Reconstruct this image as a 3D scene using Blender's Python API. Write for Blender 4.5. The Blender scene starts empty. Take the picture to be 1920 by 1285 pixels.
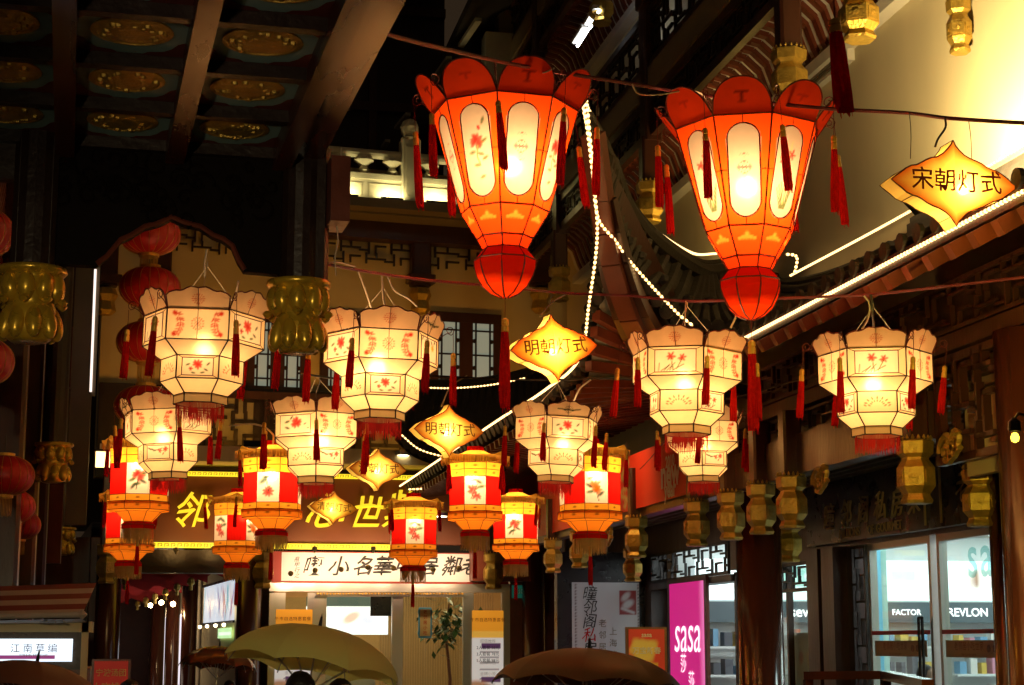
import bpy, bmesh, math, random
import numpy as np
from mathutils import Matrix, Vector
random.seed(7)
R_ = math.radians
sc = bpy.context.scene
COL = sc.collection
# ------------------------------------------------------------------ camera
FPX, YAW, PITCH, CAMZ, IW, IH = 3280.0, R_(11.1), R_(9.8), 1.9, 1920, 1285
cam_d = bpy.data.cameras.new('camera'); cam = bpy.data.objects.new('camera', cam_d); COL.objects.link(cam)
cam_d.sensor_width = 36.0; cam_d.lens = 36.0 * FPX / IW; cam_d.clip_end = 500.0
cam.location = (0, 0, CAMZ); cam.rotation_euler = (math.pi / 2 + PITCH, 0, -YAW)
sc.camera = cam
# ------------------------------------------------------------------ night sky (no sun: it is night)
w = bpy.data.worlds.new('World'); sc.world = w; w.use_nodes = True
nt = w.node_tree; bg = nt.nodes['Background']
sky = nt.nodes.new('ShaderNodeTexSky'); sky.sky_type = 'NISHITA'; sky.sun_disc = False
sky.sun_elevation = R_(-6.0); sky.sun_rotation = R_(250)
nt.links.new(sky.outputs[0], bg.inputs[0]); bg.inputs[1].default_value = 0.05
bg2 = nt.nodes.new('ShaderNodeBackground'); bg2.inputs[0].default_value = (1.0, 0.62, 0.34, 1); bg2.inputs[1].default_value = 0.016   # the town's glow on low cloud
ad_ = nt.nodes.new('ShaderNodeAddShader'); nt.links.new(bg.outputs[0], ad_.inputs[0]); nt.links.new(bg2.outputs[0], ad_.inputs[1]); nt.links.new(ad_.outputs[0], nt.nodes['World Output'].inputs[0])
sc.view_settings.view_transform = 'Standard'; sc.view_settings.look = 'None'
sc.view_settings.exposure = 0.5; sc.view_settings.gamma = 1.0
try: sc.view_settings.use_curve_mapping = False
except Exception: pass
cy = sc.cycles
cy.use_denoising = True
cy.max_bounces = 8; cy.diffuse_bounces = 4; cy.glossy_bounces = 3; cy.transmission_bounces = 6; cy.transparent_max_bounces = 12
cy.sample_clamp_indirect = 4.0; cy.caustics_reflective = False; cy.caustics_refractive = False
try: cy.use_light_tree = True
except Exception: pass
# ------------------------------------------------------------------ pixel -> place
def ray(u, v):
    x = (u - IW / 2) / FPX; up = (IH / 2 - v) / FPX
    f = math.cos(PITCH) - up * math.sin(PITCH); z = math.sin(PITCH) + up * math.cos(PITCH)
    return Vector((x * math.cos(YAW) + f * math.sin(YAW), f * math.cos(YAW) - x * math.sin(YAW), z))
def P(u, v, X=None, Y=None, Z=None, d=None):
    r = ray(u, v)
    t = X / r.x if X is not None else Y / r.y if Y is not None else (Z - CAMZ) / r.z if Z is not None else d
    return Vector((r.x * t, r.y * t, CAMZ + r.z * t))
# ------------------------------------------------------------------ mesh builder
def frame(d):
    d = Vector(d).normalized(); up = Vector((0, 0, 1)) if abs(d.z) < 0.95 else Vector((0, 1, 0))
    a = d.cross(up).normalized(); b = a.cross(d).normalized(); return a, b
class MB:
    def __init__(s): s.v = []; s.f = []
    def add(s, vs, fs):
        n = len(s.v); s.v += [Vector(v) for v in vs]; s.f += [tuple(i + n for i in f) for f in fs]; return s
    def box(s, a, b):
        x0, y0, z0 = [min(p, q) for p, q in zip(a, b)]; x1, y1, z1 = [max(p, q) for p, q in zip(a, b)]
        return s.add([(x0,y0,z0),(x1,y0,z0),(x1,y1,z0),(x0,y1,z0),(x0,y0,z1),(x1,y0,z1),(x1,y1,z1),(x0,y1,z1)],
                     [(0,3,2,1),(4,5,6,7),(0,1,5,4),(1,2,6,5),(2,3,7,6),(3,0,4,7)])
    def cbox(s, a, b, c):            # chamfered box
        x0, y0, z0 = [min(p, q) for p, q in zip(a, b)]; x1, y1, z1 = [max(p, q) for p, q in zip(a, b)]
        o = [(x0+c,y0),(x1-c,y0),(x1,y0+c),(x1,y1-c),(x1-c,y1),(x0+c,y1),(x0,y1-c),(x0,y0+c)]
        return s.prism(o, z0, z1)
    def beam(s, p, q, wd, h):        # square bar from p to q
        p, q = Vector(p), Vector(q); a, b = frame(q - p); a = a * wd / 2; b = b * h / 2
        return s.add([p-a-b,p+a-b,p+a+b,p-a+b,q-a-b,q+a-b,q+a+b,q-a+b],
                     [(0,1,2,3),(7,6,5,4),(0,4,5,1),(1,5,6,2),(2,6,7,3),(3,7,4,0)])
    def tube(s, pts, r, n=6, cap=True):
        pts = [Vector(p) for p in pts]; m = len(pts); vs = []
        for i, p in enumerate(pts):
            d = pts[min(i+1, m-1)] - pts[max(i-1, 0)]
            if d.length < 1e-9: d = Vector((0,0,1))
            a, b = frame(d); ri = r[i] if isinstance(r, (list, tuple)) else r
            vs += [p + a*ri*math.cos(2*math.pi*k/n) + b*ri*math.sin(2*math.pi*k/n) for k in range(n)]
        fs = [(i*n+k, i*n+(k+1)%n, (i+1)*n+(k+1)%n, (i+1)*n+k) for i in range(m-1) for k in range(n)]
        if cap: fs += [tuple(range(n))[::-1], tuple((m-1)*n+k for k in range(n))]
        return s.add(vs, fs)
    def lathe(s, prof, n=16, ph=0.0, cap=True, c=(0,0,0), mod=None):
        vs = []; m = len(prof)
        for j, (r, z) in enumerate(prof):
            for k in range(n):
                a = 2*math.pi*k/n + ph; rr = r*(mod(j, k) if mod else 1)
                vs.append((c[0]+rr*math.cos(a), c[1]+rr*math.sin(a), c[2]+z))
        fs = [(j*n+k, j*n+(k+1)%n, (j+1)*n+(k+1)%n, (j+1)*n+k) for j in range(m-1) for k in range(n)]
        if cap: fs += [tuple(range(n))[::-1], tuple((m-1)*n+k for k in range(n))]
        return s.add(vs, fs)
    def prism(s, poly, z0, z1):
        n = len(poly)
        return s.add([(x,y,z0) for x,y in poly]+[(x,y,z1) for x,y in poly],
                     [tuple(range(n))[::-1], tuple(range(n,2*n))]+[(k,(k+1)%n,n+(k+1)%n,n+k) for k in range(n)])
    def loft(s, A, B):               # sheet between two polylines with equal counts
        n = len(A); return s.add(list(A)+list(B), [(i,i+1,n+i+1,n+i) for i in range(n-1)])
    def xf(s, M): s.v = [M @ v for v in s.v]; return s
    def mesh(s, name):
        m = bpy.data.meshes.new(name); m.from_pydata([tuple(v) for v in s.v], [], s.f); m.update(); return m
def RZ(a): return Matrix.Rotation(a, 4, 'Z')
def RX(a): return Matrix.Rotation(a, 4, 'X')
def RY(a): return Matrix.Rotation(a, 4, 'Y')
def T(*p): return Matrix.Translation(Vector(p[0] if len(p) == 1 else p))
WM = {}
CUR = [Matrix.Identity(4)]          # placing matrix, scale included, of the current building
def link(name, data, parent=None, M=None, mat=None, world=False):
    """one object; M is its matrix inside its parent (or in the world, if world=True)"""
    o = bpy.data.objects.new(name, data); COL.objects.link(o)
    M = M.copy() if M is not None else Matrix.Identity(4)
    if parent is not None:
        o.parent = parent; pw = WM[parent.name]
        if world: wm = M; M = pw.inverted() @ M
        else: wm = pw @ M
    else: wm = M
    o.matrix_basis = M; WM[o.name] = wm
    if mat is not None and data is not None and not data.materials: data.materials.append(mat)
    return o
def build(mb, name, mat, parent=None, M=None, world=True, smooth=False):
    me = mb.mesh(name) if isinstance(mb, MB) else mb
    if M is None and world: M = CUR[0]
    if smooth:
        for p in me.polygons: p.use_smooth = True
    return link(name, me, parent, M, mat, world)
def tag(o, label, cat, group=None):
    o['label'] = label; o['category'] = cat
    if group: o['group'] = group
    return o
def thing(name, label, cat, M=None, group=None):
    o = link(name, None, None, M); o.empty_display_size = 0.1
    return tag(o, label, cat, group)
def structure(o): o['kind'] = 'structure'; return o
def stuff(o): o['kind'] = 'stuff'; return o
# ------------------------------------------------------------------ materials (all procedural)
def mat(name, col, rough=0.6, metal=0.0, var=0.0, vscale=8.0, bump=0.0, bscale=40.0, spec=0.5, emit=None, estr=0.0, coat=0.0, stretch=None):
    m = bpy.data.materials.new(name); m.use_nodes = True; n = m.node_tree.nodes; l = m.node_tree.links
    b = n['Principled BSDF']; b.inputs['Base Color'].default_value = (*col, 1); b.inputs['Roughness'].default_value = rough
    b.inputs['Metallic'].default_value = metal; b.inputs['Specular IOR Level'].default_value = spec
    if coat: b.inputs['Coat Weight'].default_value = coat; b.inputs['Coat Roughness'].default_value = 0.15
    tc = n.new('ShaderNodeTexCoord'); src = tc.outputs['Object']
    if stretch:
        mp = n.new('ShaderNodeMapping'); mp.inputs['Scale'].default_value = stretch; l.new(src, mp.inputs[0]); src = mp.outputs[0]
    if var:
        nz = n.new('ShaderNodeTexNoise'); nz.inputs['Scale'].default_value = vscale; nz.inputs['Detail'].default_value = 5; l.new(src, nz.inputs['Vector'])
        mx = n.new('ShaderNodeMix'); mx.data_type = 'RGBA'
        mx.inputs[6].default_value = (*[c*(1-var) for c in col], 1); mx.inputs[7].default_value = (*[min(1, c*(1+var)) for c in col], 1)
        l.new(nz.outputs[0], mx.inputs[0]); l.new(mx.outputs[2], b.inputs['Base Color'])
        mr = n.new('ShaderNodeMapRange'); mr.inputs[3].default_value = max(0.05, rough-0.15); mr.inputs[4].default_value = min(1, rough+0.15)
        l.new(nz.outputs[0], mr.inputs[0]); l.new(mr.outputs[0], b.inputs['Roughness'])
    if bump:
        nb = n.new('ShaderNodeTexNoise'); nb.inputs['Scale'].default_value = bscale; nb.inputs['Detail'].default_value = 4; l.new(src, nb.inputs['Vector'])
        bp = n.new('ShaderNodeBump'); bp.inputs['Strength'].default_value = bump; bp.inputs['Distance'].default_value = 0.02
        l.new(nb.outputs[0], bp.inputs['Height']); l.new(bp.outputs[0], b.inputs['Normal'])
    if emit is not None:
        b.inputs['Emission Color'].default_value = (*emit, 1); b.inputs['Emission Strength'].default_value = estr
    return m
def glow(name, col, strength):
    m = bpy.data.materials.new(name); m.use_nodes = True; n = m.node_tree.nodes; n.clear()
    e = n.new('ShaderNodeEmission'); e.inputs[0].default_value = (*col, 1); e.inputs[1].default_value = strength
    o = n.new('ShaderNodeOutputMaterial'); m.node_tree.links.new(e.outputs[0], o.inputs[0]); return m
def paper(name, tint=(1,1,1), diff=0.25, fwd=0.25, rough=0.5, trans=1.0, fib=0.17):
    """backlit paper or silk: painted colour (attribute 'paint') x tint, lets the bulb inside shine through"""
    m = bpy.data.materials.new(name); m.use_nodes = True; n = m.node_tree.nodes; l = m.node_tree.links; n.clear()
    at = n.new('ShaderNodeAttribute'); at.attribute_name = 'paint'
    tc = n.new('ShaderNodeTexCoord'); nz = n.new('ShaderNodeTexNoise'); nz.inputs['Scale'].default_value = 6; nz.inputs['Detail'].default_value = 8; nz.inputs['Roughness'].default_value = 0.65
    l.new(tc.outputs['Object'], nz.inputs['Vector'])
    mr = n.new('ShaderNodeMapRange'); mr.inputs[3].default_value = 1-fib*1.5; mr.inputs[4].default_value = 1+fib*0.5; l.new(nz.outputs[0], mr.inputs[0])
    m1 = n.new('ShaderNodeVectorMath'); m1.operation = 'MULTIPLY'; l.new(at.outputs['Color'], m1.inputs[0]); m1.inputs[1].default_value = tint
    m2 = n.new('ShaderNodeVectorMath'); m2.operation = 'SCALE'; l.new(m1.outputs[0], m2.inputs[0]); l.new(mr.outputs[0], m2.inputs['Scale'])
    tr = n.new('ShaderNodeBsdfTranslucent'); df = n.new('ShaderNodeBsdfDiffuse'); rf = n.new('ShaderNodeBsdfRefraction')
    rf.inputs['IOR'].default_value = 1.25; rf.inputs['Roughness'].default_value = rough
    for x in (tr, df, rf): l.new(m2.outputs[0], x.inputs['Color'])
    a = n.new('ShaderNodeMixShader'); a.inputs[0].default_value = fwd; l.new(tr.outputs[0], a.inputs[1]); l.new(rf.outputs[0], a.inputs[2])
    b = n.new('ShaderNodeMixShader'); b.inputs[0].default_value = diff; l.new(a.outputs[0], b.inputs[1]); l.new(df.outputs[0], b.inputs[2])
    o = n.new('ShaderNodeOutputMaterial'); l.new(b.outputs[0], o.inputs[0]); return m
def glassmat(name, tint=(0.9,0.97,0.95), refl=1.0):
    m = bpy.data.materials.new(name); m.use_nodes = True; n = m.node_tree.nodes; l = m.node_tree.links; n.clear()
    t = n.new('ShaderNodeBsdfTransparent'); t.inputs[0].default_value = (*tint, 1)
    g = n.new('ShaderNodeBsdfGlossy'); g.inputs['Roughness'].default_value = 0.03
    lw = n.new('ShaderNodeLayerWeight'); lw.inputs[0].default_value = 0.5
    pw_ = n.new('ShaderNodeMath'); pw_.operation = 'POWER'; pw_.inputs[1].default_value = 4.0; l.new(lw.outputs['Facing'], pw_.inputs[0])
    mu = n.new('ShaderNodeMath'); mu.operation = 'MULTIPLY_ADD'; mu.inputs[1].default_value = 0.5*refl; mu.inputs[2].default_value = 0.03*refl; l.new(pw_.outputs[0], mu.inputs[0])
    a = n.new('ShaderNodeMixShader'); l.new(mu.outputs[0], a.inputs[0]); l.new(t.outputs[0], a.inputs[1]); l.new(g.outputs[0], a.inputs[2])
    o = n.new('ShaderNodeOutputMaterial'); l.new(a.outputs[0], o.inputs[0]); return m
def attrmat(name, rough=0.6, estr=0.0, metal=0.0):
    """print: colour from the painted attribute; estr > 0 for back-lit boxes, screens and sheets with added glow"""
    m = bpy.data.materials.new(name); m.use_nodes = True; n = m.node_tree.nodes; l = m.node_tree.links; b = n['Principled BSDF']
    at = n.new('ShaderNodeAttribute'); at.attribute_name = 'paint'; l.new(at.outputs['Color'], b.inputs['Base Color']); b.inputs['Roughness'].default_value = rough
    if estr: l.new(at.outputs['Color'], b.inputs['Emission Color']); b.inputs['Emission Strength'].default_value = estr
    return m
M_ = {}
M_['wood'] = mat('dark_lacquered_wood', (0.055,0.017,0.009), 0.35, var=0.5, vscale=5, bump=0.15, bscale=30, stretch=(1,1,0.25))
M_['wood_red'] = mat('red_brown_wood', (0.15,0.032,0.014), 0.4, var=0.45, vscale=5, bump=0.15, bscale=30)
M_['wood_black'] = mat('blackened_wood', (0.022,0.010,0.007), 0.4, var=0.5, vscale=6, bump=0.25, bscale=25)
M_['column'] = mat('lacquered_column', (0.10,0.026,0.013), 0.16, var=0.4, vscale=3, coat=0.6, stretch=(1,1,0.1))
M_['cream'] = mat('cream_plaster', (0.74,0.60,0.33), 0.85, var=0.10, vscale=2.2, bump=0.08, bscale=60)
M_['white_wall'] = mat('white_plaster', (0.70,0.61,0.40), 0.85, var=0.16, vscale=1.3, bump=0.10, bscale=50, stretch=(1,1,0.35))
M_['tile'] = mat('grey_clay_tile', (0.036,0.029,0.024), 0.7, var=0.5, vscale=9, bump=0.35, bscale=30)
M_['gold'] = mat('gilded_wood', (0.60,0.40,0.08), 0.42, metal=0.75, var=0.4, vscale=18, bump=0.5, bscale=45)
M_['brass'] = mat('gilded_lotus', (0.70,0.43,0.035), 0.28, metal=0.5, var=0.35, vscale=10, bump=0.12, bscale=18)
M_['stone'] = mat('pale_stone', (0.62,0.56,0.40), 0.8, var=0.12, vscale=4, bump=0.2, bscale=40)
M_['grey'] = mat('grey_painted_beam', (0.20,0.16,0.10), 0.7, var=0.25, vscale=3, bump=0.1)
M_['white'] = mat('white_paint', (0.75,0.72,0.65), 0.6, var=0.06)
M_['steel'] = mat('brushed_steel', (0.55,0.52,0.48), 0.32, metal=0.85, bump=0.04, bscale=60)
M_['black'] = mat('black_board', (0.012,0.012,0.013), 0.3, var=0.3)
def silk(name, col, thin=0.4):
    m = bpy.data.materials.new(name); m.use_nodes = True; n = m.node_tree.nodes; l = m.node_tree.links; n.clear()
    t = n.new('ShaderNodeBsdfTranslucent'); d = n.new('ShaderNodeBsdfDiffuse'); tc = n.new('ShaderNodeTexCoord'); nz = n.new('ShaderNodeTexNoise'); nz.inputs['Scale'].default_value = 35; l.new(tc.outputs['Object'], nz.inputs['Vector'])
    mx = n.new('ShaderNodeMix'); mx.data_type = 'RGBA'; mx.inputs[6].default_value = (*[c*.6 for c in col],1); mx.inputs[7].default_value = (*[min(1,c*1.3) for c in col],1); l.new(nz.outputs[0], mx.inputs[0])
    for x in (t,d): l.new(mx.outputs[2], x.inputs[0])
    a = n.new('ShaderNodeMixShader'); a.inputs[0].default_value = thin; l.new(d.outputs[0],a.inputs[1]); l.new(t.outputs[0],a.inputs[2]); o = n.new('ShaderNodeOutputMaterial'); l.new(a.outputs[0],o.inputs[0]); return m
M_['red'] = silk('red_silk', (0.68,0.016,0.012), 0.5)
M_['redwire'] = mat('dark_red_wire', (0.13,0.012,0.008), 0.5)
M_['brownwire'] = mat('brown_frame_wire', (0.035,0.010,0.006), 0.55)
M_['goldband'] = mat('gold_thread', (0.75,0.42,0.07), 0.35, metal=0.6, bump=0.3, bscale=200)
M_['cable'] = mat('dark_red_cable', (0.16,0.03,0.04), 0.45, var=0.3, vscale=6)
M_['cable_w'] = mat('white_cable', (0.62,0.52,0.40), 0.5)
M_['cable_d'] = mat('dark_wire', (0.03,0.02,0.015), 0.5)
M_['bead'] = glow('rope_light_bead', (1.0,0.60,0.22), 3.2)
M_['tube'] = glow('fluorescent_tube', (0.92,0.95,1.0), 14.0)
M_['ropeclear'] = mat('rope_light_sleeve', (0.75,0.50,0.22), 0.3, emit=(1.0,0.55,0.16), estr=0.5)
M_['glass'] = glassmat('clear_glass')
M_['glass2'] = glassmat('window_glass', (0.75,0.85,0.78), 1.3)
M_['ink'] = mat('ink', (0.02,0.015,0.012), 0.6)
M_['print'] = attrmat('printed_sheet', 0.5)
M_['lightbox'] = attrmat('backlit_sheet', 0.4, 0.8)
# ------------------------------------------------------------------ painting on grids
class Paint:
    def __init__(s, nx, ny, base, asp=1.0):
        s.nx, s.ny, s.asp = nx, ny, asp
        s.U, s.V = np.meshgrid(np.linspace(0, 1, nx), np.linspace(0, 1, ny))
        s.c = np.zeros((ny, nx, 3)); s.c[:] = base
    def put(s, mask, col, a=1.0):
        m = (np.clip(mask, 0, 1) * a)[..., None]; s.c = s.c * (1 - m) + np.array(col) * m; return s
    def blob(s, x, y, rx, ry, ang, col, a=1.0, soft=0.35):
        dx = (s.U - x) * s.asp; dy = s.V - y; c, d = math.cos(ang), math.sin(ang)
        q = np.sqrt(((dx*c + dy*d) / rx) ** 2 + ((-dx*d + dy*c) / ry) ** 2)
        return s.put((1 + soft - q) / (2 * soft), col, a)
    def rect(s, x0, y0, x1, y1, col, a=1.0):
        return s.put(((s.U >= x0) & (s.U <= x1) & (s.V >= y0) & (s.V <= y1)).astype(float), col, a)
    def line(s, pts, wd, col, a=1.0):
        for (x0, y0), (x1, y1) in zip(pts, pts[1:]):
            ax = (s.U - x0) * s.asp; ay = s.V - y0; bx = (x1 - x0) * s.asp; by = y1 - y0; L = bx*bx + by*by + 1e-9
            t = np.clip((ax*bx + ay*by) / L, 0, 1); q = np.sqrt((ax - t*bx)**2 + (ay - t*by)**2) / wd
            s.put(1.5 - q, col, a)
        return s
RED_, PINK_, GRN_, DGRN_, ORG_ = (0.62,0.015,0.015), (0.62,0.07,0.07), (0.05,0.13,0.04), (0.015,0.045,0.025), (0.72,0.15,0.008)
def flower(p, x, y, r, col, n=9, seed=0):
    rd = random.Random(seed)
    for k in range(n):
        a = 2*math.pi*k/n + rd.uniform(-.2,.2); q = r*rd.uniform(.5,.75)
        c = [v*rd.uniform(.7,1.15) for v in col]
        p.blob(x + q*math.cos(a)/p.asp, y + q*math.sin(a), r*.5, r*.26, a, c, 0.85)
    p.blob(x, y, r*.35, r*.35, 0, [v*.7 for v in col], 0.8)
def leaf(p, x, y, r, ang, col=GRN_): p.blob(x, y, r, r*.42, ang, col, 0.85); p.blob(x, y, r*.8, r*.06, ang, DGRN_, 0.6)
def motif(p, cx, cy, s, col, kind=0):
    """symmetrical paper-cut sprigs made of small petals"""
    if kind == 0:                                   # medallion
        for ring, n in ((0.45, 8), (0.9, 14)):
            for k in range(n):
                a = 2*math.pi*k/n; p.blob(cx + s*ring*math.cos(a)/p.asp, cy + s*ring*math.sin(a), s*.19, s*.09, a, col, 0.85)
        p.blob(cx, cy, s*.16, s*.16, 0, col)
    elif kind in (1, -1):                           # bracket-shaped spray, concave to one side
        for k in range(9):
            t = k/8*2-1; bx = cx + kind*s*(0.35*(1-t*t) - 0.15)/p.asp; by = cy + t*s
            for dx, an in ((-.22, .7), (.22, -.7), (0, 1.57)):
                p.blob(bx + dx*s/p.asp, by + .06*s*math.sin(k*3), s*.17, s*.075, an + t, col, 0.8)
        for t in (-1, 1):
            for an in (0, .8, -.8, 1.57): p.blob(cx - kind*s*.35/p.asp, cy + t*s*.95, s*.24, s*.08, an, col, 0.8)
    else:                                           # fan spray
        for k in range(7):
            a = math.pi*(k+.5)/7
            for q, r in ((0.55, .16), (1.0, .22)):
                p.blob(cx + s*1.5*q*math.cos(a)/p.asp, cy - s*.4 + s*q*math.sin(a)*.9, s*r, s*r*.42, a, col, 0.8)
        for k in (-1, 1):
            for q in (.8, 1.2): p.blob(cx + k*s*q*1.3/p.asp, cy - s*.5, s*.2, s*.09, k*.5, col, .8)
def grid(p, corner00, corner10, corner01, corner11=None, name='panel', bulge=0.0):
    """mesh of the painted grid on the quad (00 lower left, 10 lower right, 01 upper left)"""
    A, B, C = Vector(corner00), Vector(corner10), Vector(corner01); D = Vector(corner11) if corner11 is not None else B + C - A
    nrm = (B - A).cross(C - A).normalized(); vs = []
    for j in range(p.ny):
        v = j/(p.ny-1)
        for i in range(p.nx):
            u = i/(p.nx-1); q = (A*(1-u) + B*u)*(1-v) + (C*(1-u) + D*u)*v
            vs.append(q + nrm*bulge*(1-(2*u-1)**2)*(1-(2*v-1)**2))
    fs = [(j*p.nx+i, j*p.nx+i+1, (j+1)*p.nx+i+1, (j+1)*p.nx+i) for j in range(p.ny-1) for i in range(p.nx-1)]
    me = bpy.data.meshes.new(name); me.from_pydata([tuple(v) for v in vs], [], fs); me.update()
    setpaint(me, p.c.reshape(-1, 3)); return me
def setpaint(me, cols):
    at = me.color_attributes.new('paint', 'FLOAT_COLOR', 'POINT'); n = len(me.vertices)
    a = np.ones((n, 4), dtype=np.float32); a[:, :3] = cols; at.data.foreach_set('color', a.ravel())
    return me
def plain(mb, name, col): return setpaint(mb.mesh(name), col)
# ------------------------------------------------------------------ lettering
def letters(s, size, extrude=0.0, bold=0.0, shear=0.0, spacing=1.0, align='CENTER', brush=0.0):
    c = bpy.data.curves.new('lettering', 'FONT'); c.body = s; c.size = size; c.extrude = extrude; c.offset = bold*size; c.shear = shear
    c.align_x = align; c.align_y = 'CENTER'; c.space_character = spacing; c.resolution_u = 3
    o = bpy.data.objects.new('lettering', c); COL.objects.link(o); bpy.context.view_layer.update()
    me = bpy.data.meshes.new_from_object(o.evaluated_get(bpy.context.evaluated_depsgraph_get()))
    bpy.data.objects.remove(o); bpy.data.curves.remove(c)
    if brush:
        for v in me.vertices:
            x, y = v.co.x/size, v.co.y/size
            v.co.x += brush*size*(math.sin(y*5.1 + x*2.3) + .5*math.sin(y*11 + 3*x)); v.co.y += brush*size*(math.sin(x*4.3 + 1) + .4*math.sin(x*9.7 + y*4))
    return me
def sign_text(s, size, M, mt, parent, name='lettering', **k):
    me = letters(s, size, **k); return link(name, me, parent, M, mt, world=True)
def facing(p, right, up=(0,0,1)):
    """matrix: local x along 'right', local y along up, z towards the reader"""
    r = Vector(right).normalized(); u = Vector(up); z = r.cross(u).normalized(); u = z.cross(r)
    return Matrix(((r.x,u.x,z.x,p[0]),(r.y,u.y,z.y,p[1]),(r.z,u.z,z.z,p[2]),(0,0,0,1)))
def bulb(parent, loc, power, col=(1,.62,.27), r=0.05, world=False):
    d = bpy.data.lights.new('bulb', 'POINT'); d.energy = power; d.color = col; d.shadow_soft_size = r
    return link('bulb', d, parent, T(loc), None, world)
# =================================================================== SETTING
g = MB().add([(-60,-30,0),(60,-30,0),(60,90,0),(-60,90,0)],[(0,1,2,3)])
structure(build(g,'ground',mat('wet_stone_paving',(.24,.21,.18),.25,var=.45,vscale=1.2,bump=.3,bscale=6)))
def lattice(mb, org, ax, up, w_, h_, cols, rows, t=.018, dep=.03, seed=0, border=True):
    """fretwork of broken bars in the plane ax/up"""
    org = Vector(org); ax = Vector(ax); up = Vector(up); nrm = ax.cross(up)
    def bar(u0,v0,u1,v1,tt=t):
        c0 = org+ax*u0+up*v0; c1 = org+ax*u1+up*v1; d = (c1-c0); L = d.length; d = d/L; s = nrm.cross(d)*tt/2; n_ = nrm*dep/2
        a = c0-d*tt*.48; b = c1+d*tt*.48
        mb.add([a-s-n_,a+s-n_,b+s-n_,b-s-n_,a-s+n_,a+s+n_,b+s+n_,b-s+n_],[(0,3,2,1),(4,5,6,7),(0,1,5,4),(1,2,6,5),(2,3,7,6),(3,0,4,7)])
    if border:
        bar(0,0,w_,0,t*1.6); bar(0,h_,w_,h_,t*1.6); bar(0,t,0,h_-t,t*1.6); bar(w_,t,w_,h_-t,t*1.6)
    cw, ch = w_/cols, h_/rows; rd = random.Random(seed)
    for i in range(cols):
        for j in range(rows):
            x, y = i*cw, j*ch
            k = (i+2*j+seed)%4
            if k==0: bar(x+cw*.5,y+.02,x+cw*.5,y+ch*.98); bar(x+cw*.5,y+ch*.5,x+cw,y+ch*.5)
            elif k==1: bar(x+.01,y+ch*.5,x+cw,y+ch*.5); bar(x+cw*.3,y+ch*.5,x+cw*.3,y+ch*.98)
            elif k==2: bar(x,y+ch*.3,x+cw*.7,y+ch*.3); bar(x+cw*.7,y+ch*.02,x+cw*.7,y+ch*.98)
            else: bar(x+cw*.25,y+.02,x+cw*.25,y+ch*.7); bar(x+cw*.25,y+ch*.7,x+cw,y+ch*.7)
    return mb
# ---------------------------------------------------------------- gallery building on the right (runs away from the viewer along X = 6.2)
# street front enlarged about the camera point, so its floor sinks below the square
GS = 1.2; GBM = T(0,0,-.38) @ Matrix.Scale(GS,4); CUR[0] = GBM
GB = thing('gallery_building','long dark timber gallery with white upper wall along the right side','building',GBM@T(6.2,14,0))
def gb(mb,name,mt,parent=GB,**k): return build(mb,name,mt,parent,**k)
wl = MB(); wl.box((6.2,3,4.3),(6.5,27,12.2)); gb(wl,'upper_wall',M_['white_wall'])
wl = MB()
for y0,y1,z0,z1 in ((3,12.15,0,4.3),(12.15,16.3,2.80,4.3),(15.35,16.3,0,2.80),(16.3,18.9,2.72,4.3),(18.9,22.2,3.06,4.3),(22.2,24.9,0,4.3),(18.9,22.2,2.60,2.68)): wl.box((6.2,y0,z0),(6.42,y1,z1))
gb(wl,'lower_wall',M_['wood'])
# --- lower roof, near part
zA = lambda x: 4.12 + 1.22*(.82*((x-4.1)/2.1) + .18*((x-4.1)/2.1)**2)
xs = [4.1+2.1*k/8 for k in range(9)]
rf = MB().loft([(x,3.5,zA(x)) for x in xs],[(x,13.55,zA(x)) for x in xs]); rf.loft([(x,13.55,zA(x)-.10) for x in xs],[(x,3.5,zA(x)-.10) for x in xs])
roofA = gb(rf,'lower_roof',M_['tile'])
row = MB(); rr = .052
for i in range(8):
    for k in range(2): pass
secs = []
for i in range(17):
    x = 4.06+2.10*i/16; bump_ = 1.0 if i%2==0 else .90
    secs.append([Vector((x,rr*bump_*math.cos(a),zA(max(4.1,x))+rr*bump_*1.15*math.sin(a)+.004)) for a in [math.pi*k/6 for k in range(7)]])
for i in range(16): row.loft(secs[i],secs[i+1])
row.add([(4.058,.055*math.cos(2*math.pi*k/12),4.135+.02+.055*math.sin(2*math.pi*k/12)) for k in range(12)]+[(4.03,.055*math.cos(2*math.pi*k/12),4.135+.02+.055*math.sin(2*math.pi*k/12)) for k in range(12)],[tuple(range(12,24))]+[(k,(k+1)%12,12+(k+1)%12,12+k) for k in range(12)])
ROWM = row.mesh('tile_row')
for k in range(42): link('tile_row',ROWM,roofA,GBM@T(0,3.7+.235*k,0),M_['tile'],world=True)
eb = MB().box((4.045,3.5,4.03),(4.11,13.2,4.115)); gb(eb,'eave_board',M_['wood'])
raf = MB(); raf.beam((4.0,0,3.94),(6.15,0,5.15),.075,.085); RAFM = raf.mesh('rafter'); M_['rafter'] = mat('red_rafter',(.20,.045,.018),.5,var=.3)
for k in range(34): link('rafter',RAFM,GB,GBM@T(0,4.0+.275*k,0),M_['rafter'],world=True)
sf = MB().loft([(4.06,3.5,4.02),(4.06,13.2,4.02)],[(6.19,3.5,5.22),(6.19,13.2,5.22)]); gb(sf,'soffit_board',M_['wood_black'])
rd_ = MB().box((6.05,3.5,5.28),(6.199,13.5,5.40)); rd_.box((6.08,3.5,5.401),(6.198,13.5,5.46)); gb(rd_,'roof_ridge',M_['tile'])
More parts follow.
